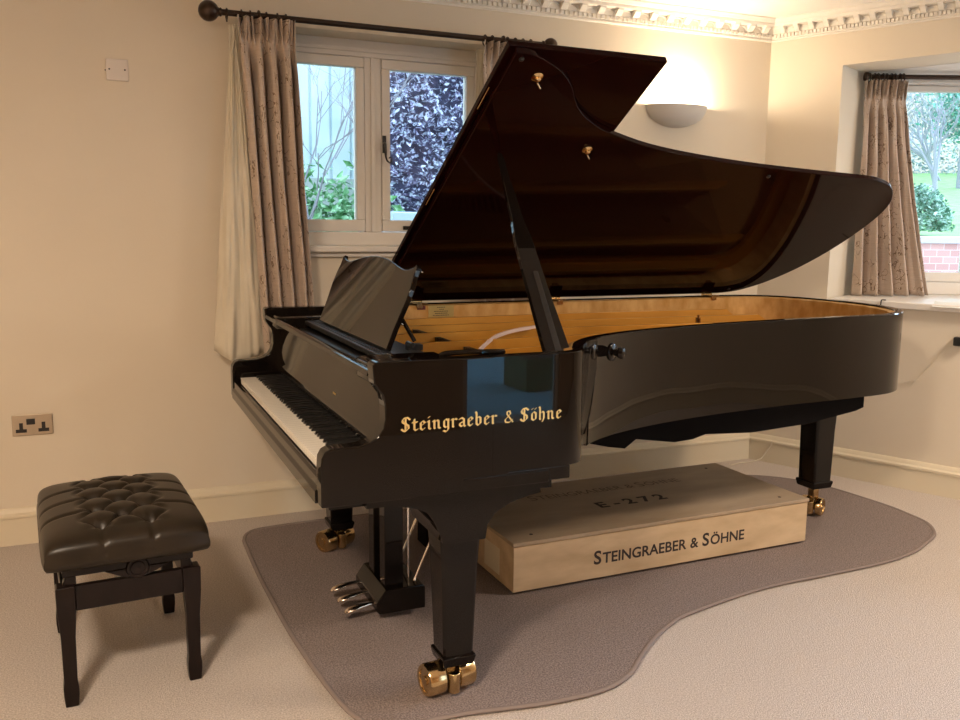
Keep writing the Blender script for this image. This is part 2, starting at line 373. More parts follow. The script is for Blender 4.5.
# left curtain of window 1: (s at the heading, s at the hem)
ct = thing('curtain', 'beige embroidered silk curtain with pinch pleats and cream lining, left of the piano', 'curtain', BW(-2.8, .12, .75))
def fA(u, t):
    k = t**.85; return BW((-2.852+.02*t)*(1-u)+(-2.625+.055*k+.045*max(0, t-.5))*u+(.05*k*(1-u)), OFF+.01+.02*t, 0), Vector((0, -1, 0))
solidify(curtain(MB(), fA, 190, 70, 2.150, .745, 4.0, .034, seed=2, uw=.9).build('curtain_panel', M['curtain'], ct, smooth=True, angle=80))
def fL(u, t):
    k = t**.9; a = -2.872-.115*k; b = -2.860+.085*k
    return BW(a*(1-u)+b*u, OFF-.012+.055*math.sin(PI*min(1, u))*k, 0), Vector((0, -1, 0))
solidify(curtain(MB(), fL, 60, 50, 2.12, .76, 1.3, .012, seed=5, zbot=lambda u: .785-.055*(u/.4 if u < .4 else 1-(u-.4)/.6*.85)).build('lining', M['lining'], ct, smooth=True, angle=80))
rod = thing('curtain_rod', 'long bronze curtain pole with ball finials above the left window', 'curtain rod', BW(-2.2, OFF, 2.162))
zr_ = 2.162
MB().tube([BW(-2.93, OFF, zr_), BW(-1.44, OFF, zr_)], .0125, 16).build('pole', M['iron'], rod, smooth=True)
for s, sg in ((-2.963, 1), (-1.415, -1)):
    c = BW(s, OFF, zr_)
    br = .041 if sg > 0 else .034; prof = [(br*math.sin(PI*k/14), -br*math.cos(PI*k/14)) for k in range(13)]+[(.016, br), (.018, br+.007), (.013, br+.011)]
    MB().lathe(prof, c, (sg, 0, 0), 24).build('finial', M['iron'], rod, smooth=True)
for s in (-2.765, -1.66):
    b = MB(); b.tube([BW(s, 0, zr_-.01), BW(s, OFF, zr_-.012)], .008, 8); b.lathe([(.028, 0), (.026, .006), (.010, .010)], BW(s, .001, zr_-.01), (0, -1, 0), 16)
    b.tube([BW(s, OFF+.018*math.cos(a), zr_+.018*math.sin(a)) for a in [k*PI/8 for k in range(17)]], .005, 6, cap=False)
    b.build('bracket', M['iron'], rod, smooth=True)
rings(rod, [BW(s, OFF, zr_) for s in (-2.893, -2.835, -2.80, -2.735, -2.69, -2.655, -1.752, -1.716, -1.64, -1.60, -1.56, -1.52)], (1, 0, 0))
ct2 = thing('curtain', 'narrow strip of beige curtain between the left window and the raised piano lid', 'curtain', BW(-1.6, OFF, .75))
def fB(u, t): return BW((-1.765-.02*t)*(1-u)+(-1.50+.03*t)*u, OFF+.01, 0), Vector((0, -1, 0))
solidify(curtain(MB(), fB, 130, 50, 2.150, .76, 4, .030, seed=9, uw=.9).build('curtain_panel', M['curtain'], ct2, smooth=True, angle=80))
def fB2(u, t): return BW((-1.775-.03*t)*(1-u)+(-1.72)*u, OFF-.035, 0), Vector((0, -1, 0))
solidify(curtain(MB(), fB2, 20, 30, 2.12, .77, 1, .008, seed=4).build('lining', M['lining'], ct2, smooth=True, angle=80))
# bay curtain
BO = .13
def BP(s, off, z): return B0+WD*s-WN*off+Vector((0, 0, z))
ct3 = thing('curtain', 'embroidered silk curtain pooled on the sill of the right bay window', 'curtain', BP(.1, BO, .96))
def fC(u, t):
    k = t**1.4; a = -.075-.005*t; b = .142+.205*k
    return BP(a*(1-u)+b*u, BO+.02*math.sin(PI*u)+.03*t, 0), -WN
solidify(curtain(MB(), fC, 190, 60, 2.105, .966, 5.0, .032, seed=12, uw=1.3).build('curtain_panel', M['curtain'], ct3, smooth=True, angle=80))
rod2 = thing('curtain_rod', 'dark bronze curtain pole across the right bay window', 'curtain rod', BP(.6, BO, 2.128))
MB().tube([BP(-.075, BO, 2.128), BP(1.25, BO, 2.128)], .0125, 16).build('pole', M['iron'], rod2, smooth=True)
MB().lathe([(.005, -.012), (.022, -.006), (.024, 0), (.022, .01), (.014, .016)], BP(-.075, BO, 2.128), WD, 18).build('finial', M['iron'], rod2, smooth=True)
rings(rod2, [BP(-.055+.0225*k+.004*(k % 2), BO, 2.128) for k in range(9)], WD)
b = MB(); b.tube([BP(.10, .0, 2.126), BP(.10, BO, 2.120)], .007, 8); b.build('bracket', M['iron'], rod2, smooth=True)

# ------------------------------------------------------------------ wall light
lc = BW(-.612, 0, 1.945)
wl = thing('wall_light', 'white plaster half bowl uplighter glowing on the back wall', 'wall light', lc)
lp = MB(); NA = 28; outer = []; inner = []
levels = [(1.0, 0), (.985, -.012), (.93, -.035), (.83, -.062), (.66, -.082), (.42, -.098), (.18, -.106), (.02, -.108)]
for k, h in levels: outer.append([lc+Vector((-.183*k*math.cos(a), -.125*k*math.sin(a), h)) for a in [PI*i/NA for i in range(NA+1)]])
for k, h in levels[::-1]: inner.append([lc+Vector((-.176*k*math.cos(a), -.118*k*math.sin(a), h+.006 if h < 0 else 0)) for a in [PI*i/NA for i in range(NA+1)]])
lp.loft(outer+inner, cap=False, closed=False)
lp.build('shade', M['lampplaster'], wl, smooth=True, angle=60)
MB().lathe([(.001, -.02), (.014, -.014), (.019, 0), (.014, .014), (.001, .02)], lc+Vector((0, -.06, -.035)), (1, 0, 0), 14).build('bulb', M['bulb'], wl, smooth=True)
pl = bpy.data.lights.new('wall_light_lamp', 'POINT'); pl.energy = 20; pl.color = (1, .80, .60); pl.shadow_soft_size = .03
po = bpy.data.objects.new('lamp', pl); po.location = lc+Vector((0, -.06, -.005)); COL.objects.link(po); po.parent = wl; po.matrix_parent_inverse = wl.matrix_basis.inverted()

# ------------------------------------------------------------------ small things on the walls
bp_ = thing('blanking_plate', 'square off white blanking plate high on the wall left of the curtain', 'wall plate', BW(-3.312, 0, 1.925))
MB().box(CX-3.354, CX-3.270, CY-.010, CY, 1.882, 1.966).build('plate', M['plastic'], bp_, bevel=.003)
for s in (-3.341, -3.283): MB().lathe([(.0035, 0), (.0035, .0015)], BW(s, .010, 1.925), (0, -1, 0), 12).build('screw', M['blackplastic'], bp_)
MB().lathe([(.003, 0), (.003, .004)], BW(-3.354, .004, 1.921), (-1, 0, 0), 10).build('screw', M['blackplastic'], bp_)
so = thing('double_socket', 'brushed metal double wall socket with black inserts beside the stool', 'wall socket', BW(-3.70, 0, .50))
sx0, sx1, sz0, sz1 = CX-3.775, CX-3.625, .455, .541
MB().box(sx0, sx1, CY-.008, CY, sz0, sz1).build('plate', M['socket'], so, bevel=.002)
MB().box(CX-3.722, CX-3.690, CY-.0125, CY-.007, .500, .524).build('switch', M['blackplastic'], so, bevel=.001)
for cx in (CX-3.742, CX-3.660):
    q = MB(); q.box(cx-.007, cx+.007, CY-.0095, CY-.007, .482, .508); q.box(cx-.020, cx+.020, CY-.0095, CY-.007, .468, .482)
    q.build('socket_insert', M['blackplastic'], so)
k = thing('hanging_plug', 'black plug at the right edge with thin flex hanging below the bay sill', 'plug', RW(1.06, .0, .78))
MB().obox(RW(1.065, .018, .785), E, NR, (0, 0, 1), .028, .018, .022).build('plug', M['blackplastic'], k, bevel=.006)
pts = [RW(1.045, .02, .77), RW(1.00, .012, .735), RW(.95, .012, .67), RW(.90, .010, .60), RW(.872, .010, .565), RW(.855, .010, .540), RW(.835, .010, .545), RW(.842, .010, .560), RW(.868, .010, .570), RW(.895, .010, .575)]
MB().tube(spline(pts, 6), .0016, 6).build('flex', M['cable'], k, smooth=True)
MB().tube(spline([RW(.86, .008, .575), RW(.82, .008, .552), RW(.77, .008, .548), RW(.70, .008, .56)], 6), .0014, 6).build('flex', M['cable'], k, smooth=True)
cd = [RW(.155, .030, .135), RW(.145, .032, .10), RW(.115, .035, .05), RW(.10, .045, .022), RW(.07, .10, .008), RW(.03, .17, .006), RW(.02, .26, .006)]
tag(MB().tube(spline(cd, 8), .0028, 8).build('white_cord', M['cable'], smooth=True), 'thin white cord running down the skirting board behind the wooden crate', 'cord')
lead = MB().tube(spline([RW(.69, -.02, .962), RW(.69, .030, .966), RW(.689, .042, .955), RW(.688, .042, .90), RW(.687, .03, .82)], 6), .003, 8)
tag(lead.build('black_lead', M['blackplastic'], smooth=True), 'thin black lead hanging over the bay window sill behind the piano tail', 'cable')
pp = MB(); random.seed(3)
G = [[None]*9 for _ in range(9)]
for i in range(9):
    for j in range(9):
        p = BP(.40+.045*i, -.0, 0)*0+RW(.93+.045*i, -.30+.042*j*1.0, .967+.010*abs(noise.noise((i*.5, j*.6, 2)))+.012*abs(noise.noise((i*1.1, j*1.1, 7))))
        if j == 8: p = RW(.93+.045*i, .045, .948+.004*noise.noise((i*.7, 1, 1)))
        G[i][j] = p
pv = [G[i][j] for i in range(9) for j in range(9)]
pp.add(pv, [(i*9+j, i*9+j+1, (i+1)*9+j+1, (i+1)*9+j) for i in range(8) for j in range(8)])
o = pp.build('crumpled_paper', mat('white_tissue', (.78, .82, .80), .6)); solidify(o, .0015)
tag(o, 'sheet of crumpled white paper lying on the bay window sill', 'paper')

exec_after = []
# ------------------------------------------------------------------ rug
rugp = [(.04, 1.60), (.036, 1.30), (.040, 1.0), (.055, .60), (.095, .20), (.15, .06), (.22, .04), (.40, .03), (.62, -.005), (.80, -.005), (.92, .04), (1.01, .117), (1.13, .212), (1.24, .278), (1.35, .322), (1.72, .395), (2.05, .405), (2.34, .414), (2.55, .45), (2.70, .509), (2.83, .575), (2.92, .68), (2.95, .80), (2.96, 1.0), (2.90, 1.38), (2.70, 1.60), (2.4, 1.68), (1.5, 1.72), (.5, 1.74), (.16, 1.73), (.07, 1.69)]
rs = [p for p in spline(rugp+[rugp[0]], 6)][:-1]
rugo = thing('rug', 'taupe piano shaped rug with bound edge on the beige carpet', 'rug', (.8, .8, 0))
rm = MB(); rm.prism([(p.x, p.y) for p in rs], 'z', 0, .010); rm.build('rug_pile', M['rug'], rugo)
ring_ = [Vector((p.x, p.y, .008)) for p in rs]
eb = MB(); n = len(ring_); rr = []
for i in range(n):
    t = (ring_[(i+1) % n]-ring_[i-1]).normalized(); b = Vector((0, 0, 1)); a = t.cross(b)
    rr.append([ring_[i]+a*.009*math.cos(x)+b*(.006*math.sin(x)) for x in [k*PI/4 for k in range(8)]])
rr.append(rr[0]); eb.loft(rr, cap=False); eb.build('binding', M['rugedge'], rugo, smooth=True, angle=80)
ZR = .010

# ------------------------------------------------------------------ wooden crate
cr0 = Vector((.842, .675, ZR)); cu = (Vector((2.238, .719, 0))-Vector((.845, .697, 0))).normalized(); cv = Vector((-cu.y, cu.x, 0)); LZ = Vector((0, 0, 1))
cw, cdp, chh = 1.375, .60, .196
def CB(mb, x0, x1, y0, y1, z0, z1):
    return mb.obox(cr0+cu*((x0+x1)/2)+cv*((y0+y1)/2)+LZ*((z0+z1)/2), cu, cv, LZ, (x1-x0)/2, (y1-y0)/2, (z1-z0)/2)
crate = thing('wooden_crate', 'flat plywood crate with black lettering lying under the piano', 'crate', cr0+cu*.6+cv*.3)
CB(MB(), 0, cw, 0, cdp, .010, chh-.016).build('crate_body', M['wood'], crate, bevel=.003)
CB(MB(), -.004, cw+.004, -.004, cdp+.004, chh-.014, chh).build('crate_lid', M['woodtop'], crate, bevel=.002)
for x in (.03, cw-.10): CB(MB(), x, x+.07, .03, cdp-.03, 0, .010).build('skid', M['blackplastic'], crate)
CB(MB(), -.0012, .0, .115, .245, .035, .135).build('paper_label', M['paper'], crate)
for x, y in ((.10, .06), (cw-.10, .06), (cw-.10, cdp-.06), (.10, cdp-.06)):
    MB().lathe([(.007, 0), (.006, .001)], cr0+cu*x+cv*y+LZ*chh, (0, 0, 1), 12).build('screw', M['ink'], crate)
def text_mesh(name, runs, m, parent, origin, ux, uy, height, width=None, slant=0, ext=.0006, local=False, bold=.0):
    """runs: list of (text, scale) set one after another with the built-in font; ux, uy: directions in the world"""
    x = 0; vs_, fs_ = [], []
    for txt, s in runs:
        cu_ = bpy.data.curves.new('t', 'FONT'); cu_.body = txt; cu_.size = 1; cu_.resolution_u = 4; cu_.offset = bold
        to = bpy.data.objects.new('t', cu_); COL.objects.link(to); bpy.context.view_layer.update()
        me = bpy.data.meshes.new_from_object(to); xs = [v.co.x for v in me.vertices]
        if xs:
            w_ = max(xs); n = len(vs_)
            vs_ += [(x+v.co.x*s, v.co.y*s) for v in me.vertices]; fs_ += [tuple(i+n for i in p.vertices) for p in me.polygons]
            x += w_*s+.07*s
        else: x += .3*s
        if txt.endswith(' '): x += .22*s
        bpy.data.objects.remove(to); bpy.data.meshes.remove(me)
    W_ = max(v[0] for v in vs_); sx = width/W_ if width else height; nz = ux.cross(uy)
    mb = MB(); mb.add([origin+ux*(v[0]*sx+slant*v[1]*height)+uy*(v[1]*height/.72)+nz*ext for v in vs_], fs_)
    o = mb.build(name, m, parent, local=local); return o
# front lettering (small capitals), faded lettering and stencil on top
o0 = cr0+cu*.345+LZ*.066
text_mesh('lettering', [('S', 1.25), ('TEINGRAEBER ', 1), ('& ', 1), ('S', 1.25), ('ÖHNE', 1)], M['ink'], crate, o0-cu*.012, cu, LZ, .042, .71, bold=.022)
text_mesh('faded_lettering', [('S', 1.25), ('TEINGRAEBER ', 1), ('& ', 1), ('S', 1.25), ('ÖHNE', 1)], M['fadeink'], crate, cr0+cu*.285+cv*.41+LZ*chh, cu, cv, .05, .75)
text_mesh('stencil_lettering', [('E - 2 7 2', 1)], M['ink'], crate, cr0+cu*.50+cv*.225+LZ*chh, cu, cv, .065, .33, bold=.03)
# ------------------------------------------------------------------ grand piano
PW, PL, ZT = 1.543, 2.72, .992
pn = thing('grand_piano', 'long black polished concert grand with its lid raised, standing on the taupe rug', 'piano', (1.36, .77, 0))
BK = M['black']
arm = [(0, .642), (0, .745), (.002, .765), (.010, .780), (.024, .787), (.095, .788), (.122, .795), (.143, .808), (.156, .826), (.161, .850), (.160, .885), (.155, .908), (.142, .926), (.133, .940), (.130, .985), (.136, .990), (.145, ZT)]
armp = arm+[(.50, ZT-.002), (.50, .684), (.617, .684), (.617, .642)]
outl = [(.45, 0), (.50, 0), (.64, 0), (.685, .003), (.715, .016), (.735, .038), (.752, .070), (.778, .118), (.815, .170), (.880, .232), (.97, .288), (1.10, .342), (1.28, .392), (1.52, .437), (1.83, .470), (2.15, .486), (2.34, .500), (2.45, .525), (2.545, .582), (2.625, .672), (2.678, .775), (2.708, .89), (2.722, 1.03), (2.712, 1.18), (2.685, 1.31), (2.63, 1.425), (2.54, 1.505), (2.43, 1.537), (2.30, PW), (1.8, PW), (1.2, PW), (.6, PW), (.45, PW)]
rim = [Vector((p.x, p.y)) for p in spline(outl[1:-1], 5)]; rim = [Vector((.45, 0))]+rim+[Vector((.45, PW))]
def inset(path, d):
    out = []
    for i, p in enumerate(path):
        a = path[max(i-1, 0)]; b = path[min(i+1, len(path)-1)]; t = (b-a).normalized(); out.append(p+Vector((-t.y, t.x))*d)
    return out
TH = .032
rin = inset(rim, TH)
def rim_bot(p):                                          # the rim's lower edge swells slightly by the treble arm
    return .672 if p.y > .20 or p.x > .9 else .684
mb = MB(); rg = []
for o_, i_ in zip(rim, rin):
    zb = rim_bot(o_); rg.append([(o_.x, o_.y, zb), (o_.x, o_.y, ZT-.003), (o_.x*.92+i_.x*.08, o_.y*.92+i_.y*.08, ZT), (i_.x*.92+o_.x*.08, i_.y*.92+o_.y*.08, ZT), (i_.x, i_.y, ZT-.003), (i_.x, i_.y, zb)])
mb.loft(rg); mb.build('case_rim', BK, pn, smooth=True, angle=40)
# inner rim, veneered
rin2 = inset(rim, TH+.022); sel = [k for k, p in enumerate(rim) if p.x >= .44]
mb = MB(); mb.loft([[(rin[k].x, rin[k].y, .78), (rin[k].x, rin[k].y, ZT-.006), (rin2[k].x, rin2[k].y, ZT-.010), (rin2[k].x, rin2[k].y, .78)] for k in sel])
mb.build('inner_rim', M['veneer'], pn, smooth=True, angle=40)
# arms (key end)
for y0, y1 in ((.0006, .052), (PW-.052, PW-.0006)):
    MB().prism(armp, 'y', y0, y1).build('case_arm', BK, pn, bevel=.004, seg=3)
# key bed and lower case
MB().box(.03, .616, .053, PW-.053, .618, .668).build('key_bed', BK, pn, bevel=.003)
MB().prism([(.617, .647), (.680, .647), (.680, .684), (.617, .684)], 'y', .001, .20).build('case_step', BK, pn, bevel=.003)
MB().box(0.016, .60, .053, PW-.053, .668, .700).build('key_frame', M['blacksatin'], pn)
MB().prism([(-.004, .640), (-.004, .672), (.004, .680), (.004, .704), (.014, .708), (.024, .704), (.024, .640)], 'y', .0525, PW-.0525).build('key_slip', BK, pn, bevel=.002)
MB().prism([(.02, .642), (.40, .642), (.40, .66), (.02, .66)], 'y', .054, PW-.054).build('case_floor', BK, pn)
for y0, y1 in ((.053, .110), (PW-.145+.012, PW-.053)):
    MB().prism([(.022, .70), (.022, .742), (.030, .750), (.170, .752), (.170, .70)], 'y', y0, y1).build('key_block', BK, pn, bevel=.004)
# 88 keys
K0, PIT = .113, .02486; zk = .733; XB = .185
whites = 'C D E F G A B'.split()
order = []                                               # from the treble end (high C) down to low A
seq = ['A', 'A#', 'B']+['C', 'C#', 'D', 'D#', 'E', 'F', 'F#', 'G', 'G#', 'A', 'A#', 'B']*7+['C']
nw = 0; ytop = K0+52*PIT
wk_ = bk_ = None
for nme in seq:
    if '#' in nme:
        sh = {'C#': -.003, 'D#': .003, 'F#': -.003, 'G#': 0, 'A#': .003}[nme]
        yc = ytop-nw*PIT+(-sh)
        if bk_ is None:
            bk_ = MB().loft([[(.072, -.0055, zk-.004), (.072, .0055, zk-.004), (XB, .0055, zk-.004), (XB, -.0055, zk-.004)], [(.076, -.0050, zk+.009), (.076, .0050, zk+.009), (XB, .0050, zk+.0115), (XB, -.0050, zk+.0115)]]).build('black_key', M['ebony'], pn, bevel=.0012); o = bk_
        else: o = bk_.copy(); COL.objects.link(o)
        o.location = (0, yc, 0)
    else:
        yc = ytop-(nw+.5)*PIT; nw += 1
        if wk_ is None:
            q = MB(); h = PIT/2-.0005; q.box(.020, XB, -h, h, zk-.024, zk-.0035); q.box(.018, XB, -h, h, zk-.0035, zk)
            wk_ = q.build('white_key', M['ivory'], pn, bevel=.0006, seg=1); o = wk_
        else: o = wk_.copy(); COL.objects.link(o)
        o.location = (0, yc, 0)
MB().box(.176, .190, .112, 1.404, .70, .7395).build('name_felt', M['ebony'], pn)
# fallboard standing open
fb = [(.172, .742), (.162, .750), (.158, .768), (.164, .780), (.172, .79), (.196, .925), (.170, .934), (.145, .942), (.130, .952), (.134, .964), (.146, .967), (.165, .960), (.205, .940), (.212, .92), (.198, .742)]
o = MB().prism(fb, 'y', .0535, PW-.0535).build('fallboard', BK, pn, smooth=True, angle=50)
MB().obox((.1755, .565, .812), (.985, 0, .172), (0, 1, 0), (-.172, 0, .985), .001, .014, .003).build('fallboard_emblem', M['gold'], o)
MB().box(.20, .40, .053, PW-.053, .86, .93).build('action_cover', M['blacksatin'], pn)
# desk tray with its end blocks
MB().box(.245, .385, .262, 1.285, .942, .960).build('music_shelf', M['blacksatin'], pn, bevel=.003)
sr = MB(); 
for x in (.255, .268): sr.box(x, x+.004, .27, 1.28, .960, .9625)
sr.build('shelf_rail', M['darkwood'], pn)
for sg, y0 in ((1, .105), (-1, PW-.105)):
    pr = [(.150, y0), (.30, y0), (.385, y0+sg*.02), (.385, y0+sg*.155), (.20, y0+sg*.155), (.168, y0+sg*.148), (.152, y0+sg*.125), (.146, y0+sg*.09)]
    MB().prism(pr, 'z', .925, .972).build('desk_block', BK, pn, bevel=.005, seg=3)
# music desk
t22 = math.radians(22); DU = Vector((math.sin(t22), 0, math.cos(t22))); DN = Vector((math.cos(t22), 0, -math.sin(t22)))
half = [(.415, 0), (.414, .06), (.418, .10), (.426, .15), (.424, .19), (.412, .225), (.412, .252), (.400, .262), (.392, .252), (.345, .242), (.30, .241), (.22, .252), (.14, .264), (.07, .270), (0, .272)]
dk = [(.79+a, b) for a, b in half]+[(.79-a, b) for a, b in half[::-1][1:]]
D0 = Vector((.280, 0, .966))
mb = MB(); mb.loft([[D0+DU*h+Vector((0, y, 0))+DN*o for y, h in dk] for o in (0, .016)])
desk = mb.build('music_desk', BK, pn, bevel=.003, seg=2)
for y in (.40, 1.18):
    MB().tube([D0+DU*.10+DN*.02+Vector((0, y, 0)), (.372, y-.01, .985)], .006, 8).build('desk_strut', BK, desk, smooth=True)
    q = MB(); q.box(.35, .395, y-.02, y+.012, .958, .976); q.tube([(.36, y-.03, .976), (.36, y+.02, .976)], .008, 8); q.build('strut_catch', M['blacksatin'], desk, bevel=.002)
for y in (.377, 1.203):
    for h in (.085, .245): MB().lathe([(.003, 0), (.003, .006)], D0+DU*h+Vector((0, y, 0))+DN*.016, DN, 8).build('desk_hinge_pin', M['steel'], desk)
# stick catch tray by the desk: small black tray on the case top
MB().tube(spline([(.325, .055, .992), (.34, .045, .998), (.40, .035, 1.0), (.46, .035, .998), (.50, .05, .994)], 5), .007, 8).build('lid_stick_rest', BK, pn, smooth=True)
MB().prism([(.40, .052), (.66, .052), (.66, .115), (.40, .115)], 'z', .93, .974).build('stick_plinth', BK, pn, bevel=.004)

# sound board, cast iron plate, strings
zs_ = .80
rin3 = inset(rim, TH+.015); poly = [(rin3[k].x, rin3[k].y) for k in sel]
MB().prism(poly, 'z', zs_-.012, zs_).build('soundboard', M['sound'], pn)
# plate: webbed front and a flange all round, ribs between
PZ = .868
fl_o = inset(rim, TH+.024); fl_i = inset(rim, TH+.095)
sel2 = [k for k, p in enumerate(rim) if p.x >= .50]
mb = MB(); mb.loft([[(fl_o[k].x, fl_o[k].y, PZ-.03), (fl_o[k].x, fl_o[k].y, PZ+.004), (fl_i[k].x, fl_i[k].y, PZ), (fl_i[k].x, fl_i[k].y, PZ-.03)] for k in sel2])
pt = mb.build('iron_plate', M['plate'], pn, smooth=True, angle=40)
MB().prism([(.44, .06), (.66, .06), (.64, 1.47), (.44, 1.47)], 'z', PZ-.03, PZ).build('pin_block_web', M['plate'], pt, bevel=.004)
MB().prism([(.46, .10), (.46, 1.43), (.60, 1.43), (.60, .10)], 'z', PZ, PZ+.004).build('tuning_pin_field', M['felt'], pt)
def rib(a, b, w, z0, z1, name='plate_rib'):
    a = Vector((*a, 0)); b = Vector((*b, 0)); d = (b-a).normalized(); n = Vector((-d.y, d.x, 0))*w
    L = (b-a).length; pr = []
    for s, zt_ in ((0, z1-.008), (.05, z1), (L*.5, z1+.004), (L-.10, z1), (L, z0+.01)):
        p = a+d*s; pr.append([p-n+Vector((0, 0, z0)), p-n*.6+Vector((0, 0, zt_)), p+n*.6+Vector((0, 0, zt_)), p+n+Vector((0, 0, z0))])
    return MB().loft(pr).build(name, M['plate'], pt, bevel=.002)
rib((.47, .22), (1.02, .40), .011, PZ-.02, .935)
rib((.47, .49), (1.42, .56), .012, PZ-.02, .930)
rib((.47, .80), (2.02, .80), .013, PZ-.02, .922)
rib((.47, 1.09), (2.30, 1.02), .013, PZ-.02, .918)
rib((.47, 1.35), (2.52, 1.30), .013, PZ-.02, .915)
rib((.47, 1.462), (2.44, 1.44), .016, PZ-.02, .931)
rib((.46, .15), (.80, .16), .010, PZ-.02, .952)
q = MB(); q.tube([(1.98, 1.18, .88), (1.98, 1.18, .925)], .012, 10); q.tube([(1.98, 1.18, .925), (1.98, 1.18, .937)], .006, 8); q.build('plate_bolt', M['brass'], pt, smooth=True)
# bow shaped opening rim of the plate (seen white edged beside the prop)
arcp = spline([(.66, .58, .925), (.74, .70, .930), (.86, .87, .932), (1.02, 1.02, .932), (1.20, 1.12, .930)], 6)
MB().loft([[p+Vector((0, -.003, -.013)), p+Vector((0, -.003, 0)), p+Vector((0, .008, 0)), p+Vector((0, .008, -.013))] for p in arcp]).build('felt_strip', mat('pink_felt', (.72, .55, .48), .95), pt, smooth=True)
# strings: treble fan and overstrung bass, far too thin to count
mb = MB()
def strg(a, b, r): mb.tube([a, b], r, 3, cap=False)
for i in range(150):
    u = i/149; y = .12+u*1.02; L = .10+1.55*u**1.15
    strg((.62, y, .878), (min(.66+L, 2.3), y*.92+.12+.10*u, .872), .0007)
for i in range(44):
    u = i/43; strg((.62, 1.16+.26*u, .886), (2.08+.30*u, .90+.40*u, .884), .0011)
tag(mb.build('strings', M['steel'], pn), kind='stuff')
# damper heads in a row
mb = MB()
for i in range(68):
    y = .36+i*.0158; mb.box(.690, .712, y-.004, y+.004, .884, .903)
tag(mb.build('dampers', M['blacksatin'], pn), kind='stuff')
# plaques on the inner spine
q = MB().box(.765, .802, PW-TH-.0245, PW-TH-.0215, .966, .982).build('maker_plaque', mat('red_brown_plaque', (.12, .02, .015), .3), pn)
q2 = MB().box(.815, .930, PW-TH-.0245, PW-TH-.0215, .932, .982).build('patent_plaque', mat('brass_plaque', (.62, .45, .16), .35, .7), pn)
mb = MB()
for k, (a, b) in enumerate(((.855, .89), (.865, .88), (.84, .905), (.845, .90), (.835, .91))):
    z = .973-.0085*k; xx = a
    while xx < b: wd_ = .004+.004*rnd.random(); mb.box(xx, xx+wd_, PW-TH-.0252, PW-TH-.0245, z, z+.0028); xx += wd_+.002
mb.build('plaque_engraving', M['ink'], q2)

# ------------------------------------------------------------------ the lid
TL = math.radians(31.3); ZH = ZT+.006
LU = Vector((0, -math.cos(TL), math.sin(TL))); LN = Vector((0, math.sin(TL), math.cos(TL)))
def LP(x, d, o=0): return Vector((x, PW, ZH))+LU*d+LN*o
lo = [(.618, 1.522), (.66, 1.521), (.70, 1.508), (.76, 1.478), (.804, 1.448), (.85, 1.400), (.891, 1.342), (.935, 1.292), (.986, 1.254), (1.04, 1.222), (1.10, 1.196), (1.284, 1.136), (1.524, 1.090), (1.83, 1.052), (2.2, 1.022), (2.42, 1.006), (2.51, .985), (2.585, .955), (2.655, .894), (2.705, .82), (2.732, .72), (2.738, .60), (2.728, .47), (2.70, .34), (2.65, .215), (2.57, .10), (2.47, .025), (2.36, 0)]
lo = [(.615, 0)]+[(p.x, p.y) for p in spline(lo, 4)]+[(1.5, 0)]
lid = MB().loft([[LP(x, d, 0) for x, d in lo], [LP(x, d, .020) for x, d in lo]]).build('lid', M['lidtinted'], pn, bevel=.003, seg=2)
ff = [(.600, -.002), (.600, 1.522), (1.122, 1.518), (1.122, -.002)]
flap = MB().loft([[LP(x, d, .0235) for x, d in ff], [LP(x, d, .0435) for x, d in ff]]).build('front_flap', M['lidtinted'], lid, bevel=.003)
for d in (.25, .77, 1.30):
    MB().tube([LP(.606, d-.05, .022), LP(.606, d+.05, .022)], .0018, 8).build('flap_hinge', M['brass'], lid, smooth=True)
for x, d in ((.717, 1.436), (1.049, 1.110)):
    q = MB(); q.lathe([(.017, 0), (.018, -.003), (.013, -.006), (.008, -.008), (.009, -.014), (.005, -.017), (.001, -.018)], LP(x, d), LN, 20)
    q.tube([LP(x+.004, d-.014, -.012), LP(x+.022, d-.034, -.014)], .0022, 6)
    q.build('prop_socket', M['brass'], lid, smooth=True)
for x, d in ((.64, .12), (1.35, .05), (2.40, .05), (.64, 1.50), (1.9, 1.0)):
    MB().lathe([(.008, 0), (.008, -.004), (.003, -.007)], LP(x, d), LN, 12).build('rubber_bumper', M['blackplastic'], lid, smooth=True)
for x in (.775, 1.445, 2.30):
    q = MB(); q.box(x-.032, x+.032, PW-TH-.03, PW-.004, ZT, ZT+.003); q.tube([(x-.03, PW-.002, ZT+.004), (x+.03, PW-.002, ZT+.004)], .005, 8)
    q.box(x-.014, x+.014, PW-TH-.031, PW-TH-.023, ZT-.02, ZT-.001)
    q.build('lid_hinge', M['brass'], lid, bevel=.001)
# lid prop
pa = Vector((.700, .115, .955)); pb = LP(.742, 1.072, -.006)
pd = (pb-pa).normalized(); px_ = Vector((1, 0, 0)); px_ = (px_-pd*px_.dot(pd)).normalized(); pnn = pd.cross(px_)
LL = (pb-pa).length; rg = []
for s, wdt, th in ((0, .040, .011), (.05, .0385, .011), (.17, .035, .011), (.20, .0335, .011), (.42, .029, .010), (.47, .023, .010), (.50, .0195, .010), (.60, .016, .009), (LL-.12, .0125, .008), (LL-.02, .010, .007), (LL, .006, .005)):
    c = pa+pd*s+px_*(-.006*math.sin(PI*s/LL)); rg.append([c-px_*wdt-pnn*th, c+px_*wdt-pnn*th, c+px_*wdt+pnn*th, c-px_*wdt+pnn*th])
prp = MB().loft(rg).build('lid_prop', BK, pn, bevel=.003)
MB().loft([[pa+pd*s+px_*x+pnn*(-.0125) for x in (-w_, w_)]+[pa+pd*s+px_*x+pnn*(-.009) for x in (w_, -w_)] for s, w_ in ((.02, .010), (.30, .008))]).build('short_prop', M['blacksatin'], prp, bevel=.002)
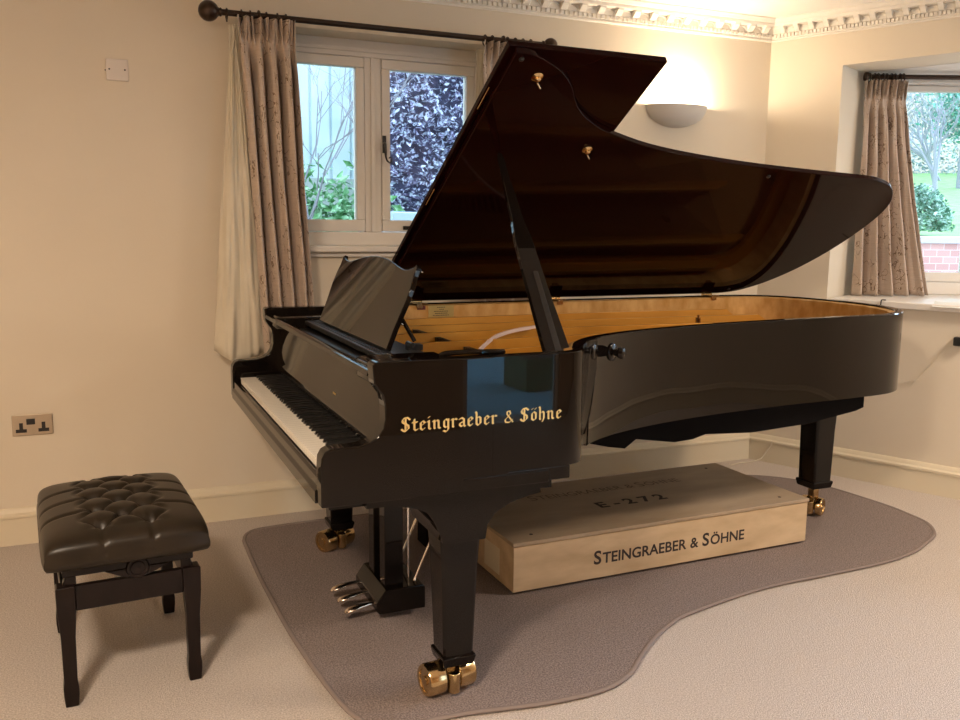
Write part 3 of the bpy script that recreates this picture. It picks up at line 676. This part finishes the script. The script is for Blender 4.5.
q = MB(); q.tube([pa+px_*(-.055), pa+px_*.06], .009, 12); q.obox(pa+px_*.062+Vector((0, 0, .0)), (1, 0, 0), (0, 1, 0), (0, 0, 1), .006, .012, .008); q.build('prop_pivot', M['brass'], prp, bevel=.003)
# two black knobs on the bent side
for (x, y, r) in ((.885, .236, .015), (.985, .2955, .015)):
    nrm = Vector((.62, -.78, 0)).normalized() if x < .9 else Vector((.50, -.866, 0)).normalized(); z = .950 if x < .9 else .937
    q = MB(); q.lathe([(.028, -.006), (.028, .003), (.024, .006), (.010, .008), (.009, .018), (.015, .022), (.019, .031), (.015, .041), (.001, .045)], (x, y, z), nrm, 24)
    if x < .9: q = MB().lathe([(.024, -.006), (.024, .002), (.020, .005), (.006, .006), (.001, .006)], (x, y, z), nrm, 24)
    q.build('side_knob', BK, pn, smooth=True)
bb = thing('black_box', 'small black box on the rug behind the pedals', 'box', (.78, 1.25, ZR))
MB().box(.712, .90, 1.22, 1.34, ZR, .105).build('box_body', M['underside'], bb, bevel=.006)
# ------------------------------------------------------------------ legs, casters
def caster(parent, c, ang, r=.044, w=.058, gap=.021):
    c = Vector(c); a = Vector((math.cos(ang), math.sin(ang), 0)); b = Vector((-a.y, a.x, 0))
    q = MB(); q.obox(c+Vector((0, 0, r+.010)), a, b, (0, 0, 1), gap-.006, .026, .026)
    q.prism([(c.x-.015, c.y-.020), (c.x+.015, c.y-.020), (c.x+.015, c.y+.020), (c.x-.015, c.y+.020)], 'z', r, .135)
    q.lathe([(.017, 0), (.018, .06)], c-b*.040+Vector((0, 0, .012)), (0, 0, 1), 16)
    q.build('caster_fork', M['brass'], parent, bevel=.004)
    for sg in (-1, 1):
        o = c+a*(sg*gap)+Vector((0, 0, r)); p = [(.006, 0), (r-.003, 0), (r, .003), (r, w-.005), (r-.003, w), (r*.72, w), (r*.70, w-.003), (r*.32, w-.003), (r*.30, w+.001), (.001, w+.002)]
        MB().lathe(p, o, a*sg, 32).build('caster_wheel', M['brass'], parent, smooth=True)
def leg(cx, cy, top, bot, zt, zb, ang, label=None, rz=0, r=.044, w=.05, wid=1.0):
    rg = []
    for z, h in ((zb, bot), (zb+.02, bot+.001), ((zb+zt)/2, (top+bot)/2-.003), (zt-.05, top-.003), (zt, top)):
        ch = h*.16; pl_ = [(-h+ch, -h), (h-ch, -h), (h, -h+ch), (h, h-ch), (h-ch, h), (-h+ch, h), (-h, h-ch), (-h, -h+ch)]
        rg.append([(cx+x*wid*math.cos(rz)-y*math.sin(rz), cy+x*wid*math.sin(rz)+y*math.cos(rz), z) for x, y in pl_])
    lg = MB().loft(rg).build('leg', BK, pn, bevel=.002)
    rg = []
    for z, h in ((zb-.022, bot-.004), (zb-.018, bot+.001), (zb+.008, bot+.007), (zb+.013, bot+.004)):
        rg.append([(cx+x*h*math.cos(rz)-y*h*math.sin(rz), cy+x*h*math.sin(rz)+y*h*math.cos(rz), z) for x, y in ((-1, -1), (1, -1), (1, 1), (-1, 1))])
    MB().loft(rg).build('leg_collar', BK, lg, bevel=.004)
    caster(lg, (cx-(.018 if cx < 1 else 0), cy, ZR), ang, r, w)
    return lg
leg(.408, .165, .067, .044, .62, .118, math.radians(8), w=.052, r=.046)
leg(.390, PW-.165, .067, .044, .62, .118, math.radians(28), w=.050, r=.044)
leg(2.53, .985, .067, .052, .66, .165, math.radians(-62), w=.026, r=.042)
# arched brackets below the key bed
brk = [(.125, .640), (.14, .623), (.225, .605), (.262, .595), (.289, .580), (.307, .553), (.323, .517), (.332, .49), (.453, .49), (.459, .53), (.481, .559), (.525, .582), (.585, .596), (.617, .600), (.617, .640)]
for y0, y1 in ((.045, .30), (PW-.30, PW-.045)):
    MB().prism(brk, 'y', y0, y1).build('leg_bracket', BK, pn, bevel=.003)
MB().box(.37, .612, -.002, .001, .671, .676).build('highlight_strip', BK, pn, bevel=.0008)  # thin strip added to catch a highlight along the case groove
MB().prism([(.12, .618), (.64, .618), (.64, .64), (.12, .64)], 'y', .03, PW-.03).build('key_bed_apron', BK, pn)
# belly beams below the case
MB().prism([(.62, .61), (.62, .70), (2.33, .70), (2.33, .615), (2.29, .603), (2.04, .570), (1.77, .558), (1.556, .570), (1.50, .556), (1.42, .552), (1.33, .566), (1.255, .578), (1.21, .548), (1.14, .560), (.98, .60)], 'y', .55, .63).build('belly_beam', M['underside'], pn)
MB().prism([(.62, .62), (.62, .70), (2.55, .70), (2.50, .63), (1.6, .60)], 'y', 1.20, 1.28).build('belly_beam', M['underside'], pn)
MB().prism([(.60, .30), (1.0, .36), (1.3, .46), (2.3, .56), (2.6, .85), (2.6, 1.3), (2.4, 1.5), (.6, 1.5)], 'z', .700, .715).build('belly_board', M['underside'], pn)
MB().prism([(2.36, .86), (2.66, .90), (2.66, 1.08), (2.36, 1.10)], 'z', .645, .67).build('leg_plate', BK, pn, bevel=.003)
# lyre
q = MB()
for y in (.705, .835): q.prism([(.365, y-.030), (.430, y-.030), (.430, y+.030), (.365, y+.030)], 'z', .115, .62)
q.build('lyre_post', BK, pn, bevel=.004)
MB().box(.380, .415, .735, .805, .125, .60).build('lyre_panel', BK, pn, bevel=.002)
bx_ = [(.330, .045), (.330, .078), (.360, .118), (.492, .118), (.500, .110), (.500, .035), (.340, .035)]
MB().prism(bx_, 'y', .650, .915).build('pedal_box', BK, pn, bevel=.004)
for y in (.690, .785, .88):
    pr = []
    for x, wd_, z, th in ((0.364, .009, .065, .006), (0.314, .009, .063, .006), (0.289, .013, .060, .007), (0.261, .019, .056, .007), (0.241, .018, .051, .006), (0.230, .010, .046, .004)):
        pr.append([(x, y+wd_*math.cos(a), z+th*math.sin(a)) for a in [k*PI/6 for k in range(12)]])
    MB().loft(pr).build('pedal', mat('worn_steel', (.70, .60, .52), .2, 1) if y < .7 else bpy.data.materials['worn_steel'], pn, smooth=True, angle=70)
for x, y in ((.455, .70), (.455, .785), (.455, .87)):
    MB().tube([(x, y, .115), (x, y, .62)], .004, 8).build('trap_rod', M['steel'], pn, smooth=True)
for y in (.70, .87):
    MB().tube([(.475, y, .116), (.70, y+(.0), .62)], .0055, 8).build('lyre_brace', M['steel'], pn, smooth=True)

# ------------------------------------------------------------------ blackletter inscription on the treble side
GL = {
 'S': (.92, [[(.78, 1.2), (.55, 1.42), (.25, 1.36), (.14, 1.12), (.2, .92), (.45, .76), (.64, .6), (.66, .3), (.42, .05), (.2, .12), (.06, .28)], [(.40, 1.38), (.40, .12)]]),
 't': (.50, [[(.16, 1.18), (.16, .2), (.28, .06), (.44, .16)], [(.0, .88), (.40, .88)]]),
 'e': (.64, [[(.46, .2), (.30, .06), (.14, .2), (.14, .8), (.34, .95), (.50, .76), (.16, .46)]]),
 'i': (.40, [[(0, .84), (.14, .92), (.14, .16), (.28, .08)], [(.10, 1.26), (.17, 1.32)]]),
 'n': (.78, [[(0, .84), (.14, .92), (.14, .14), (.2, .08)], [(.14, .72), (.38, .93), (.50, .8), (.50, .16), (.64, .08)]]),
 'g': (.70, [[(.48, .82), (.30, .95), (.14, .8), (.14, .26), (.28, .1), (.48, .26)], [(.50, .94), (.50, -.1), (.32, -.34), (.08, -.22)]]),
 'r': (.56, [[(0, .84), (.14, .92), (.14, .14), (.2, .08)], [(.14, .72), (.36, .93), (.48, .82)]]),
 'a': (.70, [[(.10, .84), (.30, .95), (.48, .8), (.48, .16), (.60, .06)], [(.46, .56), (.14, .40), (.14, .18), (.28, .06), (.46, .2)]]),
 'b': (.70, [[(.06, 1.44), (.14, 1.30), (.14, .2), (.30, .06), (.50, .24), (.50, .76), (.36, .93), (.16, .78)]]),
 'h': (.74, [[(.06, 1.44), (.14, 1.30), (.14, .14), (.2, .08)], [(.14, .72), (.38, .93), (.50, .76), (.50, .18), (.38, -.14)]]),
 'ö': (.70, [[(.32, .95), (.14, .8), (.14, .2), (.32, .06), (.50, .2), (.50, .8), (.32, .95)], [(.14, 1.26), (.20, 1.32)], [(.44, 1.26), (.50, 1.32)]]),
 '&': (.92, [[(.78, .34), (.50, .05), (.18, .10), (.12, .36), (.62, .96), (.54, 1.26), (.30, 1.20), (.30, .94), (.84, .08)]]),
 ' ': (.46, [])}
mb = MB(); x = 0; XH = .0250; SX = XH*1.245; ox, oz = .200, .8145
NB = Vector((.066, .066)); TN = Vector((.030, -.032))
depth = 0
for chh_ in 'Steingraeber & Söhne':
    adv, strokes = GL[chh_]
    nb = NB*.72 if chh_ == '&' else NB
    for st in strokes:
        for a, b in zip(st[:-1], st[1:]):
            a = Vector(a); b = Vector(b)
            corners = [p+s*nb+k*TN for p in (a, b) for s in (-1, 1) for k in (-.5, .5)]
            # convex hull of the pen nib at both ends
            pts = sorted({(round(p.x, 4), round(p.y, 4)) for p in corners}); 
            def cross(o, a_, b_): return (a_[0]-o[0])*(b_[1]-o[1])-(a_[1]-o[1])*(b_[0]-o[0])
            lo_, hi_ = [], []
            for p in pts:
                while len(lo_) > 1 and cross(lo_[-2], lo_[-1], p) <= 0: lo_.pop()
                lo_.append(p)
            for p in pts[::-1]:
                while len(hi_) > 1 and cross(hi_[-2], hi_[-1], p) <= 0: hi_.pop()
                hi_.append(p)
            hull = lo_[:-1]+hi_[:-1]; depth = (depth+1) % 7; e_ = .0006+.00004*depth
            P = [(ox+(x+p[0])*SX, oz+p[1]*XH-.006*0) for p in hull]
            mb.loft([[(p[0], .001, p[1]) for p in P], [(p[0], -e_, p[1]) for p in P]])
    x += adv*1.0+.06
ins = mb.build('inscription', M['gold'], pn)
print('INSCR width', x*SX)

# ------------------------------------------------------------------ piano stool
st = thing('piano_stool', 'dark piano stool with deep buttoned brown leather seat', 'stool', (-.445, .762, 0), math.radians(4.2))
# tufted cushion, local axes: x across, y long
mb = MB(); NX, NY = 96, 136; hx, hy = .216, .312; px_, py_ = .128, .118
def cush(u, v):
    x, y = u*hx, v*hy; ex = max(0, 1-abs(u)**7); ey = max(0, 1-abs(v)**7); edge = (ex*ey)**.30
    A = x/px_+y/py_; B = x/px_-y/py_
    inner = 1 if (abs(x) < px_*.62 and abs(y) < py_*2.1) else 0
    lim = max(0, min(1, (px_*.95-abs(x))/.03))*max(0, min(1, (py_*2.15-abs(y))/.03))
    fr_ = lambda q: abs(q-.5-round(q-.5))
    d1, d2 = fr_(A), fr_(B); crease = (math.exp(-(d1/.10)**2)+math.exp(-(d2/.10)**2))*lim
    # buttons where both creases cross
    btn = math.exp(-(d1*d1+d2*d2)/.030)*lim
    # pleats running straight to the edges
    pl_ = 0
    if abs(y) > py_*1.5:
        q = abs(x)-px_*.5; pl_ += math.exp(-(q/.008)**2)*min(1, (abs(y)-py_*1.5)/.05)*.9
    if abs(x) > px_*.5:
        q = fr_(y/py_+0.0)*py_; q = abs(((y/py_) % 1)-.5)*py_ if False else abs(y/py_-round(y/py_))*py_
        pl_ += math.exp(-(q/.008)**2)*min(1, (abs(x)-px_*.5)/.04)*.9*(1 if abs(y) < py_*1.6 else 0)
    h = .434+.055*edge+.020*(1-u*u)*(1-v*v)+.011*math.sqrt(abs(math.cos(PI*A)*math.cos(PI*B)))*lim+.005*(1-lim)-.0085*crease-.022*btn-.008*pl_
    return x, y, h
def sq(u): return math.copysign(1-(1-abs(u))**1.6, u)
g = []
for j in range(NY+1):
    for i in range(NX+1):
        u = -1+2*i/NX; v = -1+2*j/NY; u, v = sq(u), sq(v); x, y, h = cush(u, v)
        k = 1-.03*(abs(u*v))**6; bul = 1+.0*h
        g.append((x*k, y*k, h))
mb.v = g[:]; mb.f = [(j*(NX+1)+i, j*(NX+1)+i+1, (j+1)*(NX+1)+i+1, (j+1)*(NX+1)+i) for j in range(NY) for i in range(NX)]
bnd = [i for i in range(NX)]+[j*(NX+1)+NX for j in range(NY)]+[NY*(NX+1)+i for i in range(NX, 0, -1)]+[j*(NX+1) for j in range(NY, 0, -1)]
prev = bnd
for sc_, z in ((1.014, .428), (1.010, .416), (.985, .405), (.90, .404)):
    n0 = len(mb.v)
    for b_ in bnd:
        p = mb.v[b_]; mb.v.append((p[0]*sc_, p[1]*sc_, z))
    cur = list(range(n0, n0+len(bnd))); m_ = len(bnd)
    for i in range(m_): mb.f.append((prev[i], prev[(i+1) % m_], cur[(i+1) % m_], cur[i]))
    prev = cur
mb.f.append(tuple(prev))
seat = mb.build('seat_cushion', M['leather'], st, smooth=True, angle=70, local=True)
for a in range(-3, 4):
    for b in range(-3, 4):
        x = (a+b+1)/2*px_; y = (a-b)/2*py_
        if abs(x) < px_*.8 and abs(y) < py_*1.9:
            z = cush(x/hx, y/hy)[2]
            MB().lathe([(.008, -.004), (.008, .001), (.005, .004), (.001, .005)], (x, y, z+.001), (0, 0, 1), 12).build('button', M['leather'], seat, smooth=True)
MB().box(-.170, .170, -.268, .268, .372, .410).build('seat_frame', M['darkwood'], st, bevel=.004, local=True)
lx, ly = .164, .250
legm = None
for sx_ in (-1, 1):
    for sy_ in (-1, 1):
        if legm is None:
            rg = []
            for z, h in ((0, .0165), (.035, .0195), (.055, .0195), (.075, .0172), (.20, .0185), (.275, .0235), (.343, .0245), (.348, .022)):
                rg.append([(a*h, b*h, z) for a, b in ((-1, -1), (1, -1), (1, 1), (-1, 1))])
            legm = MB().loft(rg).build('leg', M['darkwood'], st, bevel=.003, local=True); o = legm
        else: o = legm.copy(); COL.objects.link(o)
        o.location = (sx_*lx, sy_*ly, 0)
for sy_ in (-1, 1): MB().box(-lx+.024, lx-.024, sy_*ly-.011, sy_*ly+.011, .272, .342).build('apron', M['darkwood'], st, bevel=.002, local=True)
for sx_ in (-1, 1): MB().box(sx_*lx-.011, sx_*lx+.011, -ly+.024, ly-.024, .272, .342).build('apron', M['darkwood'], st, bevel=.002, local=True)
q = MB()
for sx_ in (-1, 1):
    for sy_ in (-1, 1):
        q = MB(); q.obox((sx_*.150, sy_*.248, .360), (1, 0, 0), (0, 1, 0), (0, 0, 1), .014, .012, .014); q.lathe([(.012, -.016), (.012, .016)], (sx_*.158, sy_*.240, .350), (0, 1, 0), 12)
        q.build('lift_arm', M['darkwood'], st, bevel=.002, local=True)
kb = MB(); kb.lathe([(.012, -.03), (.012, 0), (.028, .002), (.031, .008), (.028, .014), (.020, .013), (.018, .016), (.008, .014), (.001, .016)], (.02, -.262, .372), (0, -1, 0), 28)
kb.build('height_knob', M['darkwood'], st, smooth=True, local=True)
mb = MB(); mb.prism([(-.065, .372), (.105, .372), (.07, .355), (.045, .345), (-.005, .345), (-.03, .355)], 'y', -.268, -.255); mb.build('knob_block', M['darkwood'], st, bevel=.002, local=True)

# ------------------------------------------------------------------ outside
def leafmat(name, c1, c2, c3=None, scale=9):
    m = mat(name, c1, .55); mottle(m, c1, c2, scale, 2, lo=.42, hi=.58)
    if c3:
        r = [n for n in m.node_tree.nodes if n.bl_idname == 'ShaderNodeValToRGB'][0]; e = r.color_ramp.elements.new(.5); e.color = (*c3, 1)
    return m
def leaves(name, n, pick, size, m, parent=None, seed=1):
    rr = random.Random(seed); v, f = [], []
    for i in range(n):
        c = Vector(pick(rr)); s = size*(.6+.8*rr.random())
        a = Vector((rr.gauss(0, 1), rr.gauss(0, 1), rr.gauss(0, .6))).normalized(); b = a.orthogonal().normalized(); b = (b*math.cos(rr.random()*6)+a.cross(b)*math.sin(rr.random()*6)).normalized()
        k = len(v); v += [c-a*s, c+b*s*.45+a.cross(b)*s*.12, c+a*s, c-b*s*.45+a.cross(b)*s*.12]; f.append((k, k+1, k+2, k+3))
    mb = MB(); mb.add(v, f)
    me = bpy.data.meshes.new(name); me.from_pydata([tuple(x) for x in mb.v], [], mb.f); o = bpy.data.objects.new(name, me); COL.objects.link(o); me.materials.append(m)
    if parent: o.parent = parent; o.matrix_parent_inverse = parent.matrix_basis.inverted()
    return o
def branches(mb, p, d, L, r, depth, rr, spread=.5):
    q = p+d*L; mid = p+d*(L*.5)+Vector((rr.gauss(0, .03), rr.gauss(0, .03), 0))*L; mb.tube([p, mid, q], [r, r*.85, r*.7], 5)
    if depth == 0: return
    for k in range(rr.choice((2, 3))):
        nd_ = (d+Vector((rr.gauss(0, spread), rr.gauss(0, spread), rr.gauss(.05, spread*.6)))).normalized()
        branches(mb, p+d*L*(.55+.45*rr.random()), nd_, L*(.62+.2*rr.random()), r*.6, depth-1, rr, spread)
bark = mat('pale_bark', (.30, .30, .36), .9)
# ground
MB().prism([(-14, CY+.33), (26, CY+.33), (26, 40), (-14, 40)], 'z', -.25, -.15).build('g', None)
bpy.data.objects['g'].name = 'garden_ground'
g_ = bpy.data.objects['garden_ground']; g_.data.materials.append(mottle(mat('earth', (.2, .2, .15), 1), (.16, .20, .12), (.28, .32, .20), 3)); struct(g_)
# behind window 1: vertical boarded building, shrubs, dense hedge, trough
cl = thing('boarded_building', 'pale blue building clad in vertical boards outside the left window', 'building', (-.1, 6.2, -.15))
q = MB()
for i in range(27):
    x = -2.4+i*.19; q.box(x, x+.165, 6.2, 6.225, 1.35, 4.6)
q.box(-2.4, 2.7, 6.225, 6.5, 1.2, 4.6)
q.build('cladding', mottle(mat('pale_blue_paint', (.6, .72, .78), .7), (.55, .68, .75), (.66, .76, .80), 4), cl)
MB().box(-2.4, 2.7, 6.18, 6.5, -.15, 1.74).build('plinth_wall', mottle(mat('grey_stone', (.4, .42, .42), .9), (.33, .38, .40), (.5, .54, .55), 6), cl)
green = leafmat('green_leaf', (.10, .30, .10), (.40, .62, .42), (.20, .45, .24), 14)
for i, (x, y, z, r) in enumerate(((.45, 4.5, 1.45, .30), (.95, 4.6, 1.40, .26), (1.32, 4.5, 1.42, .24))):
    o = leaves('green_shrub', 2600, lambda rr, x=x, y=y, z=z, r=r: (x+rr.gauss(0, r*.5), y+rr.gauss(0, r*.4), max(-.1, z-.5+abs(rr.gauss(0, r))+.1*rr.random())), .045, green, seed=20+i)
    tag(o, ['low green shrub outside the left window, nearest the curtain', 'low green shrub outside the left window, in the middle of the left pane', 'low green shrub outside the left window, beside the dark hedge'][i], 'shrub', 'green shrubs below the boarded building')
rr = random.Random(11)
for i, (x, y, h, lab) in enumerate(((.62, 4.15, 1.25, 'bare twiggy tree close to the curtain outside the left window'), (1.30, 4.2, 1.2, 'bare twiggy tree before the pale boards outside the left window'))):
    mb = MB(); branches(mb, Vector((x, y, -.15)), Vector((.10 if i == 0 else -.03, 0, 1)).normalized(), h, .022, 5, rr, .42)
    tag(mb.build('bare_tree', bark), lab, 'tree')
hedgem = leafmat('hedge_leaf_sky_reflection', (.07, .06, .13), (.66, .74, .90), (.30, .30, .50), 30)  # pale blue-white tone paints sky reflections onto the leaves
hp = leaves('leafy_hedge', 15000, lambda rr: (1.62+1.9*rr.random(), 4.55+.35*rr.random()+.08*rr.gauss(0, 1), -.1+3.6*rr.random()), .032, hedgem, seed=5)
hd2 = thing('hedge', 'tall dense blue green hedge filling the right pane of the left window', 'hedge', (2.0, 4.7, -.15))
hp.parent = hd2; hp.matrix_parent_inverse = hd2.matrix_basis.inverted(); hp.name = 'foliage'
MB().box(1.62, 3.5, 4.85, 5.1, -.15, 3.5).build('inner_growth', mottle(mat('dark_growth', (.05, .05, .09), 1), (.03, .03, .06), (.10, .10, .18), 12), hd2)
tr = thing('garden_trough', 'pale blue rectangular trough outside at the foot of the right pane', 'planter', (1.6, 3.65, -.15))
q = MB(); q.box(1.30, 1.9, 3.5, 3.8, .95, 1.405); q.build('trough', mat('pale_blue_plastic', (.45, .58, .72), .6), tr, bevel=.01)
q = MB(); q.box(1.27, 1.93, 3.47, 3.83, -.15, .95); q.build('trough_stand', mat('grey_concrete', (.4, .42, .44), .9), tr, bevel=.01)
# behind the bay: brick wall, lawn, bush, trees, house
def QP(s, d, z): return B0+WD*s+WN*d+Vector((0, 0, z))
bm_ = mat('red_brick', (.5, .25, .2), .85)
tc = nd(bm_, 'ShaderNodeTexCoord'); mp = nd(bm_, 'ShaderNodeMapping'); mp.inputs['Rotation'].default_value = (PI/2, 0, 0); lk(bm_, tc.outputs['Object'], mp.inputs[0])
bt = nd(bm_, 'ShaderNodeTexBrick'); bt.inputs['Scale'].default_value = 4.4; bt.inputs['Color1'].default_value = (.50, .26, .25, 1); bt.inputs['Color2'].default_value = (.62, .36, .34, 1); bt.inputs['Mortar'].default_value = (.62, .55, .55, 1); bt.inputs['Mortar Size'].default_value = .012
lk(bm_, mp.outputs[0], bt.inputs['Vector']); lk(bm_, bt.outputs[0], bsdf(bm_).inputs['Base Color'])
bw = thing('brick_wall', 'low red brick garden wall below the lawn outside the bay window', 'wall', QP(1.5, 2.6, -.15), math.atan2(WD.y, WD.x))
MB().box(-1.2, 8, -.11, .11, 0, 1.36).build('brickwork', bm_, bw, local=True)
MB().box(-1.2, 8, -.15, .15, 1.36, 1.42).build('coping', mat('stone_coping', (.5, .48, .52), .9), bw, local=True, bevel=.01)
lawnm = mottle(mat('lawn_grass', (.2, .5, .15), 1), (.12, .27, .07), (.22, .40, .13), 5, 5)
q = MB(); ns = 12; L0 = []
for j, (d, z) in enumerate(((2.72, 1.15), (6, 1.42), (10, 1.75), (15, 2.25), (22, 3.0), (34, 3.6))):
    for i in range(ns+1):
        p = QP(-12+i*4, d, z+.15*noise.noise((i*.4, j, 0))); L0.append(p)
q.add(L0, [(j*(ns+1)+i, j*(ns+1)+i+1, (j+1)*(ns+1)+i+1, (j+1)*(ns+1)+i) for j in range(5) for i in range(ns)])
lw = q.build('lawn', lawnm, smooth=True); lw['kind'] = 'structure'
o = leaves('round_bush', 3500, lambda rr: (lambda v, r: QP(2.50+v.x*r*1.0, 4.6+v.y*r*.8, 1.32+abs(v.z)*r*1.15))(Vector((rr.gauss(0, 1), rr.gauss(0, 1), rr.gauss(0, 1))).normalized(), .44*(.6+.4*rr.random())), .028, leafmat('bush_leaf', (.08, .20, .14), (.50, .68, .62), (.25, .42, .34), 12), seed=31)
tag(o, 'rounded grey green bush on the lawn behind the brick wall', 'bush')
rr = random.Random(4)
for i, (s, d, z, h, lab) in enumerate(((5.95, 11, 1.85, .75, 'leaning bare tree on the lawn outside the bay window'), (6.6, 14, 2.1, .9, 'bare tree at the back of the lawn, by the bay curtain'), (8.0, 15, 2.2, .9, 'bare tree at the back of the lawn, by the right edge'), (8.3, 17.5, 2.4, 1.1, 'tall bare tree at the edge of the wood, left of the leaning tree'), (9.6, 18, 2.5, 1.1, 'tall bare tree at the edge of the wood, right of the leaning tree'))):
    mb = MB(); branches(mb, QP(s, d, z), Vector((.1-.2*i, .1, 1)).normalized(), h, .05, 6 if i > 0 else 5, rr, .40)
    tag(mb.build('bare_tree', bark), lab, 'tree')
tm = leafmat('hazed_leaf', (.20, .26, .30), (.42, .50, .52), (.30, .38, .40), 2)  # pale blue haze put into the leaf colours
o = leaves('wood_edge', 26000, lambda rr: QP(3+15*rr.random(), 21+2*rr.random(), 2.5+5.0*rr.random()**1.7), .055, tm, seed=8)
o['kind'] = 'stuff'; tag(o, 'edge of the wood beyond the lawn, leaves tinted pale for haze', 'trees')
o = leaves('evergreen_tree', 3000, lambda rr: QP(8.5+rr.gauss(0, .35), 15+rr.gauss(0, .3), 3.95+rr.gauss(0, .3)), .05, leafmat('evergreen', (.03, .22, .16), (.20, .50, .42), None, 5), seed=9)
et = thing('evergreen_tree', 'dark green tree top at the upper right of the bay window', 'tree', QP(8.5, 15, 2.2)); o.name = 'foliage'; o.parent = et; o.matrix_parent_inverse = et.matrix_basis.inverted()
MB().tube([QP(8.5, 15, 2.0), QP(8.5, 15, 4.2)], [.08, .03], 8).build('trunk', bark, et, smooth=True)
hs = thing('neighbour_house', 'distant pale brick house with brown roof beyond the garden', 'building', QP(14.0, 30, 3), math.atan2(WD.y, WD.x))
MB().box(-4, 3.6, 0, 5, 0, 4.6).build('house_wall', mottle(mat('pale_brick', (.65, .5, .45), .9), (.60, .45, .42), (.72, .60, .55), 3), hs, local=True)
MB().prism([(-4.4, 4.5), (4.0, 4.5), (2.2, 6.8), (-2.6, 6.8)], 'y', -.3, 5.3).build('house_roof', mat('roof_tile', (.45, .33, .30), .9), hs, local=True)
# terrace outside the rear doorway, seen only as a reflection in the piano's side
struct(MB().box(-3, 9, -12, YR-.2, -.14, -.02).build('terrace', mottle(mat('terrace_daylight_blue', (.4, .5, .52), .8), (.26, .60, .78), (.38, .72, .88), 2)))  # blue daylight put into the ground colour to tint the reflection
pb_ = thing('terrace_planter', 'square green planter on the terrace, reflected in the side of the piano', 'planter', (2.84, -4.4, -.02))
MB().box(2.66, 3.25, -4.70, -4.3, -.02, .25).build('planter_box', mat('olive_green', (.20, .26, .12), .6), pb_, bevel=.01)
MB().box(2.69, 3.22, -4.67, -4.33, .24, .255).build('soil', mat('soil', (.05, .04, .03), 1), pb_)
